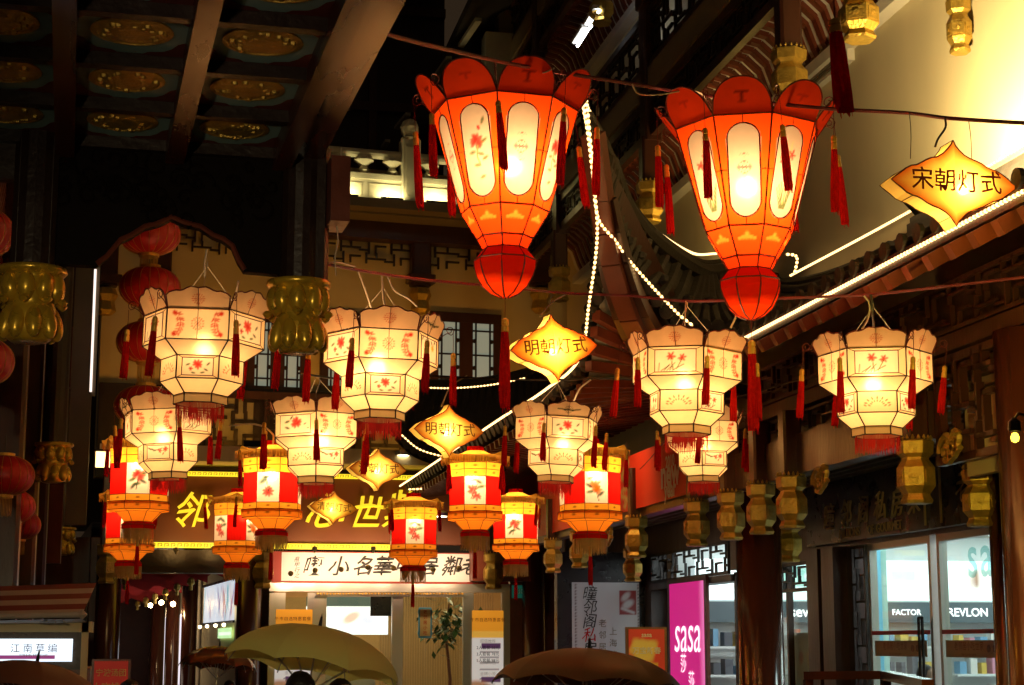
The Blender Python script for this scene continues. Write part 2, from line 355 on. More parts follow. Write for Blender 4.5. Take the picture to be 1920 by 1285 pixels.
# --- lower roof, far part with the swept-up corner
TIP = (3.03,12.40,5.82)
E_ = [TIP,(3.13,12.6,5.46),(3.225,12.8,5.03),(3.264,13.0,4.82),(3.28,13.3,4.49),(3.33,13.8,4.15),(3.31,14.7,4.07),(3.31,16.8,4.08),(3.31,20,4.08),(3.31,24.5,4.08)]
H_ = [TIP,(3.20,12.66,5.70),(3.40,12.95,5.456),(3.55,13.2,5.30),(3.9,13.7,5.17),(4.59,14.7,5.165),(5.05,15.4,5.33),(6.19,17.1,5.60),(6.19,20,5.60),(6.19,24.5,5.60)]
F_ = [TIP,(3.13,12.6,5.46),(3.225,12.8,5.03),(3.40,12.95,4.89),(3.56,13.1,4.76),(4.02,13.5,4.46),(4.5,13.56,4.46),(5.1,13.56,4.72),(6.18,13.56,5.34)]
HF = [TIP,(3.20,12.66,5.70),(3.40,12.95,5.456),(3.55,13.2,5.30),(3.9,13.7,5.17),(4.59,14.7,5.165),(4.8,15,5.24),(5.3,15.8,5.40),(6.19,17.1,5.60)]
def dense(pts, n):
    pts = [Vector(p) for p in pts]; L = [0]
    for a,b in zip(pts,pts[1:]): L.append(L[-1]+(b-a).length)
    out = []
    m = len(pts); 
    tang = [(pts[min(i+1,m-1)]-pts[max(i-1,0)])/max(1e-6,(L[min(i+1,m-1)]-L[max(i-1,0)])) for i in range(m)]
    for k in range(n):
        s = L[-1]*k/(n-1); i = max(j for j in range(m-1) if L[j]<=s+1e-9); h = L[i+1]-L[i]; t = (s-L[i])/h
        out.append(pts[i]*(2*t**3-3*t*t+1)+tang[i]*h*(t**3-2*t*t+t)+pts[i+1]*(-2*t**3+3*t*t)+tang[i+1]*h*(t**3-t*t))
    return out
def pick(A, f):
    i = min(len(A)-2,int(f)); t = f-i; return Vector(A[i])*(1-t)+Vector(A[i+1])*t
fB = []
for k in range(9):
    n_ = (3,3,2,3,3,4,8,13,19)[k]
    fB += [k+j/n_ for j in range(n_)]
fB.append(9)
EBd = [pick(E_,f) for f in fB]; HBd = [pick(H_,f) for f in fB]
FBd = [pick(F_,k*.25) for k in range(33)]; HFd = [pick(HF,k*.25) for k in range(33)]
def sag(a,b,t,s=.10): p = a.lerp(b,t); p.z -= s*4*t*(1-t)*min(1,(b-a).length/2); return p
def roofsheet(A,B,n=5,off=0):
    mb = MB(); prev = None
    for j in range(n+1):
        cur = [sag(a,b,j/n)+Vector((0,0,off)) for a,b in zip(A,B)]
        if prev: mb.loft(prev,cur)
        prev = cur
    return mb
rB = roofsheet(EBd,HBd); rb2 = roofsheet(FBd,HFd); n0 = len(rB.v); rB.add(rb2.v,rb2.f)
roofB = gb(rB,'corner_roof',M_['tile'])
def tilerow(a,b,parent,r=.055):
    mb = MB(); pts = [sag(a,b,t/6)+Vector((0,0,.02)) for t in range(7)]
    mb.tube(pts,[r*(1 if i%2 else .9) for i in range(7)],7); d = (pts[0]-pts[1]).normalized(); mb.tube([pts[0]-d*.01,pts[0]+d*.03],r*1.2,10); build(mb,'tile_row',M_['tile'],parent)
for a,b in zip(EBd[4:],HBd[4:]): tilerow(a,b,roofB)
for a,b in zip(FBd[6::1],HFd[6::1]): tilerow(a,b,roofB,.05)
hp_ = dense(H_[:8],40); hr = MB(); hr.tube([p+Vector((0,0,.03)) for p in hp_],[.035+.05*min(1,k/12) for k in range(40)],8)
hr.tube([p+Vector((0,0,.11)) for p in hp_[4:]],.035,6); gb(hr,'hip_ridge',M_['tile'])
# drip tiles down the swept edge
for k,p in enumerate(dense(E_[:7],17)[1:]):
    d = MB(); d.lathe([(.0,-.05),(.05,-.04),(.062,.0),(.05,.03),(0,.04)],8,c=tuple(p+Vector((-.03,.03,.0)))); gb(d,'drip_tile',M_['tile'])
# underside: pale boards, red fan rafters, heavy corner beam
C0 = Vector((4.70,14.6,4.22)); M_['paleboard'] = mat('dusty_white_board',(.42,.40,.33),.8,var=.2)
inn = [C0 if p.y<14.6 else Vector((4.70,p.y,4.22)) for p in EBd]
u = MB().loft([p+Vector((.03,.05,-.07)) for p in EBd],inn); gb(u,'soffit_board',M_['paleboard'])
u = MB().loft([p+Vector((.05,.05,-.08)) for p in FBd],[C0+Vector((0,-.02,-.02))]*len(FBd)); gb(u,'soffit_board',M_['wood'])
for k in range(10,len(EBd),1):
    p = EBd[k]+Vector((.0,.03,-.13)); q = inn[k]+Vector((0,0,-.06)); r = MB(); r.beam(p,q,.07,.08); gb(r,'rafter',M_['rafter'] if k<24 else M_['wood_red'])
cb = dense([(4.9,14.9,4.12),(4.1,13.9,4.12),(3.6,13.25,4.42),(3.28,12.8,4.95),(3.07,12.45,5.72)],16)
b_ = MB()
for a,b in zip(cb,cb[1:]): b_.beam(a,b,.15,.18)
gb(b_,'corner_beam',M_['wood_red'])
for off in ((.22,-.05),(-.13,.2)):
    cb2 = [p+Vector((off[0],off[1],.0))*(1-i/18) for i,p in enumerate(cb)]; b_ = MB()
    for a,b in zip(cb2[:-3],cb2[1:-2]): b_.beam(a,b,.09,.10)
    gb(b_,'corner_brace',M_['wood'])
for s in range(9):
    fl = MB(); fl.lathe([(0,-.05),(.05,-.02),(.055,.02),(0,.05)],8,c=tuple(pick(HFd,6+2.4*s)*.35+pick(FBd,6+2.4*s)*.65+Vector((-.03,-.06,.05))))
    gb(fl,'carved_boss',M_['tile'])
# --- arcade front
fa = MB().box((4.50,9.85,3.13),(4.62,22.6,3.42)); gb(fa,'lintel',M_['wood']); fa = MB().box((4.50,4.5,3.13),(4.62,8.6,3.42)); gb(fa,'lintel',M_['wood'])
fa = MB().box((4.52,4.5,3.62),(4.62,22.6,3.72)); gb(fa,'lintel',M_['wood'])
fz = MB(); lattice(fz,(4.56,22.3,3.44),(0,-1,0),(0,0,1),12.4,.15,85,1,.012,.03); gb(fz,'fret_frieze',M_['wood_black'])
fz = MB(); fz.box((4.58,4.5,3.74),(4.60,13.1,4.06)); gb(fz,'eave_panel',M_['wood_black'])
fz = MB(); lattice(fz,(4.55,13.0,3.75),(0,-1,0),(0,0,1),8.4,.28,48,2,.016,.03,3); gb(fz,'fret_frieze',M_['wood'])
ac = MB().box((4.62,4.5,3.46),(6.2,22.6,3.50)); gb(ac,'arcade_ceiling',M_['wood_black'])
bt = MB().box((0,-9.05,0),(.05,9.05,.05)); BTM = bt.mesh('ceiling_batten'); 
for k in range(11): link('ceiling_batten',BTM,GB,GBM@T(4.68+.138*k,13.55,3.405),M_['grey'],world=True)
def hexpost(c, r, z0, z1, name='pendant_post', top=4.1, parent=GB, wm=None):
    """hanging post with a gilded six-sided finial between z0 (bottom) and z1"""
    pm = MB().cbox((c[0]-r*.62,c[1]-r*.62,z1),(c[0]+r*.62,c[1]+r*.62,top),r*.15); o = build(pm,name,wm or M_['wood'],parent); h = z1-z0
    f = MB(); f.lathe([(r*.78,0),(r*.85,h*.05),(r*.72,h*.12),(r*.70,h*.15),(r,h*.27),(r,h*.56),(r*.72,h*.68),(r*.70,h*.72),(r*.95,h*.78),(r*1.0,h*.97),(r*.8,h)],6,math.pi/6,c=(c[0],c[1],z0))
    for k in range(18):
        a = 2*math.pi*k/18; f.lathe([(.004,0),(.012,.01),(.003,.03)],5,c=(c[0]+r*.86*math.cos(a),c[1]+r*.86*math.sin(a),z1-.004))
    fo = build(f,'gilded_finial',M_['gold'],o)
    for k in range(6):                                  # raised panel on each side
        a = math.pi/3*k+math.pi/3; ap = r*math.cos(math.pi/6); w_ = r*.36; pn = MB(); pn.box((ap+.001,-w_,h*.31),(ap+.006,w_,h*.52))
        pn.lathe([(0,0),(w_*.35,0),(w_*.5,.006),(w_*.3,.008),(0,.006)],8); 
        for i in range(8,len(pn.v)): 
            v = pn.v[i]; pn.v[i] = Vector((ap+.006+v.z,v.x,h*.415+v.y*.8))
        pn.xf(T(c[0],c[1],z0)@RZ(a)); fo2 = MB(); fo2.add(pn.v,pn.f); f.add(fo2.v,fo2.f)
    me = f.mesh('gilded_finial'); me.materials.append(M_['gold']); old = fo.data; fo.data = me; bpy.data.meshes.remove(old)
    return o
for u,v in ((1740,880),(1490,972),(1432,962),(1375,972),(1310,965),(1197,1000),(1090,1040),(1040,1040)):
    c = P(u,v,X=4.5); hexpost((4.48 if u!=1740 else 4.42,c.y,0),.115,2.735,3.12,top=3.60)
for u,X in ((1186,5.3),(1068,5.3),(1480,5.4),(1845,4.95)): c = P(u,1050,X=X); hexpost((X,c.y,0),.115,2.62,2.98,top=3.45)
for u,v in ((1545,905),(1790,845),(1145,1010),(1010,965)):                 # gilded scroll brackets
    c = P(u,v,X=4.5); s = MB()
    for j,(a0,r0) in enumerate(((0,.11),(2,.09),(4,.07))):
        s.tube([(4.48,c.y+r0*(1-k/26)*math.cos(a0+k*.42)-.06*j+.05,c.z+r0*(1-k/26)*math.sin(a0+k*.42)+.03*j) for k in range(22)],.022,5)
    gb(s,'gilded_bracket',M_['gold'])
def round_column(x,y,r,z1,name='column',parent=GB,z0=0,mt=None):
    c = MB(); c.lathe([(r*1.25,z0),(r*1.28,z0+.12),(r*1.05,z0+.22),(r,z0+.24),(r,z1)],24,c=(x,y,0)); return build(c,name,mt or M_['column'],parent,smooth=False)
def smooth_by_angle(o):
    for p in o.data.polygons: p.use_smooth = abs(p.normal.z)<.5
    return o
smooth_by_angle(round_column(4.62,8.75,.20,3.6)); smooth_by_angle(round_column(5.0,14.45,.195,3.46)); smooth_by_angle(round_column(5.05,10.05,.075,3.5))
# lit lattice screen and its backing wall, far right
sc_ = MB(); lattice(sc_,(4.56,9.80,2.98),(0,-1,0),(0,0,1),1.15,.60,8,3,.030,.05,1); gb(sc_,'lattice_screen',M_['wood'])
bk = MB().box((4.74,8.6,2.9),(4.80,9.84,3.60)); gb(bk,'screen_backing',M_['cream'])
sc_ = MB(); lattice(sc_,(4.57,16.2,3.44),(0,-1,0),(0,0,1),3.0,.15,14,1,.014,.03,2); gb(sc_,'fret_frieze',M_['wood_black'])
# --- upper galleries
def gallery(z0, y0, y1, posts, pend):
    b = MB().box((5.16,y0,z0),(5.30,y1,z0+.29)); gb(b,'gallery_beam',M_['grey'])
    b = MB().box((5.30,y0,z0+.20),(6.2,y1,z0+.28)); gb(b,'gallery_floor',M_['wood'])
    b = MB().box((5.19,y0,z0-.50),(5.27,y1,z0-.40)); b.box((5.19,y0,z0-.10),(5.28,y1,z0)); gb(b,'frieze_rail',M_['wood'])
    b = MB(); lattice(b,(5.23,y1,z0-.40),(0,-1,0),(0,0,1),y1-y0,.30,int((y1-y0)*5),2,.018,.03,int(z0)); b.box((5.255,y0,z0-.40),(5.262,y1,z0-.10)); gb(b,'carved_frieze',M_['wood_black'])
    b = MB(); lattice(b,(5.22,y1,z0+.40),(0,-1,0),(0,0,1),y1-y0,.52,int((y1-y0)*4.2),3,.026,.035,int(z0)+1); gb(b,'railing_fret',M_['wood_black'])
    b = MB().box((5.17,y0,z0+.92),(5.27,y1,z0+1.0)); b.box((5.18,y0,z0+.31),(5.26,y1,z0+.38)); gb(b,'railing_rail',M_['wood'])
    for y in posts:
        b = MB().cbox((5.13,y-.13,z0-.55),(5.33,y+.13,z0+1.18),.02); b.cbox((5.10,y-.17,z0+1.06),(5.36,y+.17,z0+1.22),.03); gb(b,'gallery_post',M_['wood'])
    # vaulted, striped ceiling under the floor
    prof = [(5.30,z0-.42),(5.36,z0-.18),(5.50,z0-.02),(5.68,z0+.06),(5.86,z0+.02),(6.02,z0-.12),(6.10,z0-.34),(6.17,z0-.48)]
    v = MB().loft([(x,y0,z) for x,z in prof],[(x,y1,z) for x,z in prof]); gb(v,'vault_boards',M_['white'])
    rb = MB()
    for (x0,q0),(x1,q1) in zip(prof,prof[1:]): rb.beam((x0,0,q0-.03),(x1,0,q1-.03),.095,.05)
    me = rb.mesh('vault_rib')
    for k in range(int((y1-y0)/.235)): link('vault_rib',me,GB,GBM@T(0,y0+.1+.235*k,0),M_['wood_red'],world=True)
    b = MB().box((6.06,y0,z0-.62),(6.198,y1,z0-.50)); gb(b,'wall_cornice',M_['white'])
    for y in pend: hexpost((5.2,y,0),.16,z0-1.48,z0-1.02,top=z0-.50)
gallery(8.05,12.2,26,[12.35,13.92,18.47,23.1],[12.35,13.92,18.47,23.1])
gallery(11.15,14,28,[16,20.2,24.5],[16.3,20.6,24.5])
hexpost((6.08,12.42,0),.10,6.55,7.0,top=7.9)
vt = MB().box((6.13,14.85,7.32),(6.199,16.2,7.66)); vo = gb(vt,'vent_frame',M_['white'])
for k in range(6):
    b = MB().beam((6.12,14.92,7.365+.05*k),(6.12,16.13,7.365+.05*k),.012,.03); build(b,'vent_slat',M_['wood_black'] if k%1 else M_['grey'],vo)
# top roof over the galleries, its eave high above with pale boards
tr = MB().loft([(4.3,20,11.75),(4.3,34,11.75)],[(7.5,20,13.6),(7.5,34,13.6)]); tr.loft([(4.3,34,11.6),(4.3,20,11.6)],[(7.5,34,13.4),(7.5,20,13.4)]); tr.loft([(4.3,20,11.6),(4.3,34,11.6)],[(4.3,20,11.75),(4.3,34,11.75)]); gb(tr,'upper_roof',M_['tile'])
for (u0,v0),(u1,v1) in (((897,37),(864,86)),((842,109),(804,163)),((765,214),(744,240)),((727,264),(716,281))):
    a,b = P(u0,v0,Z=11.5),P(u1,v1,Z=11.5); m = MB().beam(a,b,.10,.06); gb(m,'eave_strip',M_['paleboard'])
for p0,p1,nm in (((5.2,27,9.2),(6.8,29,12.6),'end_tower'),):
    b = MB().box(p0,p1); gb(b,nm,M_['wood_black'])
# dark hall rising behind the terrace
FH = thing('far_hall','tall dark timber hall rising behind the terrace balustrade','building',GBM@T(3,33,0))
build(MB().box((-4,33,4.0),(5.1,34,17)),'wall',M_['wood_black'],FH)
for k in range(7): build(MB().box((-3.6+1.2*k,32.88,9.0),(-3.45+1.2*k,32.999,15.5)),'timber_post',M_['wood'],FH)
for z in (10.4,12.2,14.2): build(MB().box((-4,32.85,z),(5.1,32.998,z+.18)),'timber_rail',M_['wood'],FH)
build(MB().loft([(-4,31.2,14.6),(5.1,31.2,14.6)],[(-4,33.2,16.2),(5.1,33.2,16.2)]).loft([(5.1,31.2,14.75),(-4,31.2,14.75)],[(5.1,33.2,16.4),(-4,33.2,16.4)]),'roof',M_['tile'],FH)
b = MB().box((5.0,26.6,11.0),(5.55,27.0,12.4)); gb(b,'end_post',M_['grey'])
b = MB().box((4.75,26.4,10.2),(5.25,26.8,11.6)); gb(b,'end_post',M_['paleboard'])
# ---------------------------------------------------------------- back building above the restaurant (turned about 7 degrees)
BB = thing('back_building','cream two-storey house with dark window frames behind the lanterns','building',GBM@T(2.2,27,0)@RZ(R_(6.8)))
BMW = WM[BB.name]; BMI = BMW.inverted(); bn = (BMW.to_3x3() @ Vector((0,1,0))).normalized()
def PB(u,v,off=0.0):
    """pixel -> local x,z on the back building's front, 'off' metres in front of it"""
    r = ray(u,v); o = Vector((0,0,CAMZ)); p0 = BMW @ Vector((0,-off,0)); t = (p0-o).dot(bn)/r.dot(bn); q = BMI @ (o+r*t); return q.x,q.z
def bb(mb,name,mt,parent=BB): return build(mb,name,mt,parent,world=False)
def bbox(u0,v0,u1,v1,y0,y1,name,mt,parent=BB):
    """box on the back front from pixel corners; u edges taken at the mean row"""
    x0,z0 = PB(u0,v1); x1,z1 = PB(u1,v0); return bb(MB().box((x0,y0,z0),(x1,y1,z1)),name,mt,parent)
x0 = PB(190,600)[0]; x1 = PB(1080,600)[0]; zt = PB(700,455)[1]
bb(MB().box((x0,0,4.35),(x1,.3,zt+1.2)),'front_wall',M_['cream'])
zf = [PB(700,v)[1] for v in (366,388,398,455,462,500,596,735)]   # terrace foot, ledge, frieze top, frieze foot, trim
zl0,zl1 = PB(700,371,1.05)[1],PB(700,388,1.05)[1]
bb(MB().box((x0,-1.05,zl1),(x1,0,zl0)),'terrace_ledge',M_['grey']); bb(MB().box((x0,-.75,PB(700,401,.75)[1]),(x1,-.02,zl1-.002)),'ledge_soffit',M_['grey'])
fz = bb(MB().box((x0,-.30,zf[3]),(x1,-.002,PB(700,401,.75)[1]-.003)),'frieze_board',M_['wood'])
for u0,u1 in ((612,640),(660,758),(800,880),(905,985),(440,520),(330,420)):
    a = PB(u0,430)[0]; b = PB(u1,430)[0]; n = int((b-a)/.11); s = MB(); rd = random.Random(u0)
    for k in range(n): s.lathe([(0,-.02),(.035,-.012),(.04,.01),(0,.025)],6,c=(a+.11*k,-.31,zf[3]+.35+rd.uniform(-.03,.05)))
    bb(s,'gilded_carving',M_['gold'],fz)
for u0,u1,sd in ((602,768,1),(800,1000,2),(325,485,3),(490,600,4)):
    a = PB(u0,470)[0]; b = PB(u1,470)[0]; l_ = MB(); lattice(l_,(a,-.05,PB(700,497)[1]),(1,0,0),(0,0,1),b-a,zf[3]-PB(700,497)[1]-.02,7,2,.028,.04,sd,False); bb(l_,'fret_trim',M_['wood_black'])
for u in (785,1008,300,545,200):
    a = PB(u,480)[0]; b = MB().cbox((a-.16,-.22,PB(u,540)[1]),(a+.16,-.003,zf[3]+.3),.03); b.cbox((a-.22,-.28,PB(u,535)[1]),(a+.22,-.003,PB(u,520)[1]),.03); bb(b,'hanging_post',M_['wood']); 
    z = PB(u,545)[1]; f = MB().lathe([(.10,-.40),(.16,-.34),(.13,-.2),(.18,-.1),(.14,0)],6,c=(a,-.14,z)); bb(f,'gilded_finial',M_['gold'])
M_['litpane'] = mat('dimly_lit_pane',(.35,.38,.30),.15,emit=(.62,.68,.50),estr=.20,var=.2,vscale=1.5)
def casement(uc, half, label=None):
    a = PB(uc-half,640)[0]; b = PB(uc+half,640)[0]; z0 = PB(uc,738)[1]; z1 = PB(uc,588)[1]; w_ = b-a
    o = bb(MB().box((a,-.06,z1-.16),(b,-.002,z1)).box((a,-.06,z0),(b,-.002,z0+.10)).box((a,-.06,z0+.101),(a+.13,-.002,z1-.161)).box((b-.13,-.06,z0+.101),(b,-.002,z1-.161)).box((a+w_/2-.11,-.06,z0+.101),(a+w_/2+.11,-.002,z1-.161)),'window',M_['wood'])
    for s,e in ((a+.13,a+w_/2-.11),(a+w_/2+.11,b-.13)):
        bb(MB().box((s,-.022,z0+.1),(e,-.012,z1-.16)),'pane',M_['litpane'],o); m = MB(); h = z1-.16-z0-.1; ww = e-s
        for t in (.16,.84): m.box((s+ww*t-.013,-.05,z0+.1),(s+ww*t+.013,-.024,z1-.16))
        for t in (.12,.50,.88): m.box((s,-.049,z0+.1+h*t-.013),(e,-.025,z0+.1+h*t+.013))
        for t in (.3,.72):
            for q in (.08,.92): m.lathe([(0,-.012),(.035,-.012),(.035,.012),(0,.012)],8); 
        for i in range(len(m.v)-1,-1,-1):
            pass
        k0 = len(m.v)-4*32
        for ii,(t,q) in enumerate([(t,q) for t in (.3,.72) for q in (.08,.92)]):
            for j in range(32): v = m.v[k0+ii*32+j]; m.v[k0+ii*32+j] = Vector((s+ww*q+v.x,-.04+v.z,z0+.1+h*t+v.y))
        bb(m,'glazing_bars',M_['wood_black'],o)
casement(872,66); casement(660,60); casement(520,58); 
# second-floor fret railings with pale backing
for u0,u1,v0,v1,sd in ((392,482,742,838,1),(672,792,806,866,2),(500,560,742,800,4)):
    a,z0 = PB(u0,v1,.25); b,z1 = PB(u1,v0,.25); o = bb(MB().box((a,-.2,z0),(b,-.17,z1)),'railing_backing',M_['paleboard'])
    l_ = MB(); lattice(l_,(a,-.23,z0),(1,0,0),(0,0,1),b-a,z1-z0,3,3,.055,.04,sd); bb(l_,'railing_fret',M_['wood_black'],o)
a,z0 = PB(390,742,.3); b,z1 = PB(1000,730,.3); bb(MB().box((a,-.30,z0-.02),(b,-.24,z0+.1)),'railing_rail',M_['wood'])
bb(MB().box((x0,-.15,4.36),(x1,-.003,PB(700,742)[1])),'lower_panelling',M_['wood_black'])
# stone balustrade on the terrace
ter = thing('stone_balustrade','floodlit pale stone balustrade with carved posts on the terrace','balustrade',BMW@T(0,-.80,zl0))
def tb(mb,name,mt,parent=ter): return build(mb,name,mt,parent,world=False)
zr0 = PB(700,292,.8)[1]-zl0; zr1 = PB(700,325,.8)[1]-zl0
tb(MB().cbox((x0,-.07,0),(x1,.07,zr1-.12),.01),'base_panel',M_['stone']); tb(MB().box((x0,-.09,zr1-.12),(x1,.09,zr1-.03)),'base_rail',M_['stone'])
hr_ = MB(); hr_.tube([(x0,0,zr0+.02),(x1,0,zr0+.02)],.075,12); tb(hr_,'handrail',M_['stone'])
for u in (768,560,975,360):
    a = PB(u,310,.8)[0]; pz = MB().cbox((a-.15,-.13,-.02),(a+.15,.13,zr0+.28),.02); o = tb(pz,'post',M_['stone']); z = zr0+.28
    k_ = MB().lathe([(.13,0),(.15,.04),(.10,.08),(.14,.14),(.15,.22),(.10,.32),(.04,.36)],10,c=(a,0,z),mod=lambda j,k: 1+.12*math.sin(k*3+j)); tb(k_,'carved_cap',M_['stone'],o)
    pn = MB().box((a-.09,-.145,.1),(a+.09,-.131,zr0+.15)); tb(pn,'raised_panel',M_['stone'],o)
for u in (632,682,735,805,856,900,520,470,420):
    a = PB(u,310,.8)[0]; k_ = MB().lathe([(.05,zr1-.03),(.09,zr1+.03),(.05,zr1+.10),(.11,zr1+.15),(.16,zr0-.10),(.14,zr0-.05)],12,c=(a,0,0)); tb(k_,'baluster',M_['stone'])
for u0,u1 in ((628,676),(690,755),(785,850),(860,930)):
    a = PB(u0,350,.8)[0]; b = PB(u1,350,.8)[0]; m = MB()
    for p_,q_ in (((a,-.082,.06),(b,-.071,.075)),((a,-.082,zr1-.2),(b,-.071,zr1-.185)),((a,-.082,.0751),(a+.015,-.071,zr1-.2001)),((b-.015,-.082,.0751),(b,-.071,zr1-.2001))): m.box(p_,q_)
    tb(m,'raised_moulding',M_['stone'])
def lamp_bar(parent_m, label, x0_, x1_, y, z, energy, col, tilt):
    pass
# linear floodlights at the balustrade's foot
for k,u in enumerate((650,735,820,905)):
    a = PB(u,365,1.0)[0]; Mx = BMW@T(a,-1.0,zl0+.005)
    r = thing('terrace_floodlight',('leftmost','second','third','rightmost')[k]+' small floodlight at the foot of the stone balustrade','floodlight',Mx,'floodlights along the terrace ledge')
    build(MB().cbox((-.18,-.03,0),(.18,.03,.03),.01),'housing',M_['black'],r,world=False)
    d = bpy.data.lights.new('floodlight','AREA'); d.shape = 'RECTANGLE'; d.size = .32; d.size_y = .05; d.energy = 4.5; d.color = (1,.86,.40); d.spread = R_(150)
    link('lamp',d,r,T(0,0,.04)@RX(R_(130)))
# ---------------------------------------------------------------- little porch roof between lanterns (dark tiles, sagging ridge)
PR = thing('porch_roof','small dark tiled porch roof with sagging light-edged ridge over the restaurant','roof',GBM@T(4.2,25,4.9))
top = [P(u,v,Y=25.6) for u,v in ((760,742),(790,730),(850,728),(920,722),(985,708),(1030,690))]; bot = [P(u,v,Y=24.2) for u,v in ((740,812),(778,845),(840,862),(900,850),(960,845),(1030,840))]
top = dense(top,20); bot = dense(bot,20)
build(MB().loft(bot,top).loft([p-Vector((0,0,.1)) for p in top],[p-Vector((0,0,.1)) for p in bot]),'tile_bed',M_['tile'],PR)
for a,b in zip(bot,top): tilerow(a,b,PR,.06)
rg = MB(); rg.tube([p+Vector((0,0,.05)) for p in top],.09,8); build(rg,'ridge',M_['tile'],PR)

CUR[0] = Matrix.Identity(4)
# =================================================================== SHOP FRONTS, ALLEY, PAVILION (scaled about the camera point)
CUR[0] = GBM
def PF(u,v): p = P(u,v,Y=25); return p.x,p.z
def fbox(mb,u0,v0,u1,v1,y0,y1):
    a,zt = PF(u0,v0); b,zb = PF(u1,v1); return mb.box((a,25-y1,zb),(b,25-y0,zt))
def poster(me_paint, p00, p10, p01, name, mt, parent): return build(grid(me_paint,p00,p10,p01,name=name),name,mt,parent)
# ---------------------------------------------------------------- restaurant at the end of the street
RS = thing('restaurant_front','restaurant front with steel door frame, lit glass doors and brown fascia','building',GBM@T(3.2,25,0))
def rs(mb,name,mt,parent=RS): return build(mb,name,mt,parent)
M_['fascia'] = mat('brown_fascia',(.30,.085,.022),.45,var=.2,vscale=2); M_['signbrown'] = mat('dark_brown_board',(.16,.045,.016),.5,var=.25,vscale=2)
m = MB(); fbox(m,505,1092,1005,1112,-.05,.02); rs(m,'door_head',M_['steel'])
for u0,u1 in ((505,518),(577,598),(735,747),(868,884),(940,956)): m = MB(); fbox(m,u0,1112,u1,1900,-.05,.045); rs(m,'steel_post',M_['steel'])
m = MB(); fbox(m,590,1112,872,1120,.05,.10); rs(m,'canopy_edge',M_['steel'])
for k in range(46):
    a,z = PF(594+6*k,1114); b = MB().lathe([(0,-.012),(.018,-.01),(.018,.01),(0,.012)],6,c=(a,24.86,z)); 
    rs(b,'bulb_cap',M_['goldband']) if k%1==0 else None
m = MB(); fbox(m,880,860,1010,1092,.30,.02); rs(m,'side_wall',M_['wood_red'])
m = MB(); fbox(m,955,1000,1045,1900,-.1,.06); rs(m,'side_panel',M_['wood_red'])
m = MB(); fbox(m,195,1092,225,1900,-.1,.1); 
m = MB(); fbox(m,275,885,905,1022,-.3,.0); rs(m,'fascia_board',M_['signbrown'])
m = MB(); fbox(m,190,840,1000,884,-.3,.55); rs(m,'fascia_canopy',M_['cream'])
m = MB(); fbox(m,268,1033,1005,1076,-.3,-.02) if False else fbox(m,262,1031,505,1076,-.3,.1); rs(m,'alley_lintel',M_['wood_black'])
for u,v in ((755,852),(690,856),(825,966),(620,858)):
    p = P(u,v,Y=24.5); b = MB().lathe([(.0,-.02),(.12,-.02),(.13,.03),(.05,.06)],16,c=tuple(p)); o = rs(b,'downlight',M_['steel']); g_ = MB().lathe([(0,-.025),(.10,-.024)],16,c=tuple(p)); build(g_,'lens',glow('warm_downlight',(1,.85,.55),9),o)
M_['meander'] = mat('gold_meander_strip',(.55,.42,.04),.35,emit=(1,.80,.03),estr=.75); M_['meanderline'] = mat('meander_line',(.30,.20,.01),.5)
for u0,v0,u1,v1 in ((320,884,905,903),(283,1017,730,1032)):
    m = MB(); fbox(m,u0,v0,u1,v1,.02,.06); o = rs(m,'meander_strip',M_['meander']); a,zt = PF(u0,v0); b,zb = PF(u1,v1); l_ = MB(); h = zt-zb; n = int((b-a)/(h*1.15)); y = 24.935
    for k in range(n):
        x = a+k*(b-a)/n; s = (b-a)/n
        for p_,q_ in (((x+.05*s,zb+.2*h),(x+.15*s,zb+.8*h)),((x+.151*s,zb+.7*h),(x+.7*s,zb+.8*h)),((x+.6*s,zb+.3*h),(x+.7*s,zb+.699*h)),((x+.35*s,zb+.3*h),(x+.599*s,zb+.4*h))): l_.box((p_[0],y,p_[1]),(q_[0],y+.004,q_[1]))
    stuff(build(l_,'meander_line',M_['meanderline'],o))
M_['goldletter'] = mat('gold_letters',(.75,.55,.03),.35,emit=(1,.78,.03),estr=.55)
def ftext(s,u,v,h,mt,parent,y=.08,**k):
    p = P(u,v,Y=25); size = h/FPX*25.5; return sign_text(s,size,GBM@facing((p.x,25-y,p.z),(1,0,0)),mt,parent,**k)
for s,u,v,h in (('邻',355,964,66),('居',470,966,66),('心',606,964,70),('世',682,968,64),('紫',748,962,70)): ftext(s,u,v,h,M_['goldletter'],RS,name='gold_character',extrude=.05,bold=.008,shear=.25,brush=.035)
# calligraphy banner
CBn = thing('calligraphy_banner','white banner with black brush calligraphy and red ends above the doors','banner',GBM@T(3.0,24.9,2.9))
m = MB(); fbox(m,510,1034,953,1096,.0,.03); build(m,'red_backing',mat('red_banner_end',(.33,.03,.015),.6),CBn)
m = MB(); fbox(m,528,1036,905,1092,.032,.04); build(m,'white_sheet',mat('white_sheet',(.74,.68,.66),.6,var=.06,vscale=1.2),CBn)
for s,u in (('喫',585),('小',633),('名',680),('華',716),('中',757),('居',800),('鄰',845),('老',880)): ftext(s,u,1065,37,M_['ink'],CBn,y=.045,name='brush_character',shear=.2,brush=.04,bold=.012)
for k,s in enumerate('瓶甲行之'): ftext(s,556,1050+10*k,10,M_['ink'],CBn,y=.045,name='brush_character',shear=.2,brush=.05)
# glazed openings and what stands behind them
for u0,u1 in ((518,577),(598,735),(747,868)):
    a,zt = PF(u0,1120); b,_ = PF(u1,1120); build(MB().box((a,24.99,.32),(b,25.0,zt)),'glass_door' if u0>590 else 'side_light',M_['glass'],RS)
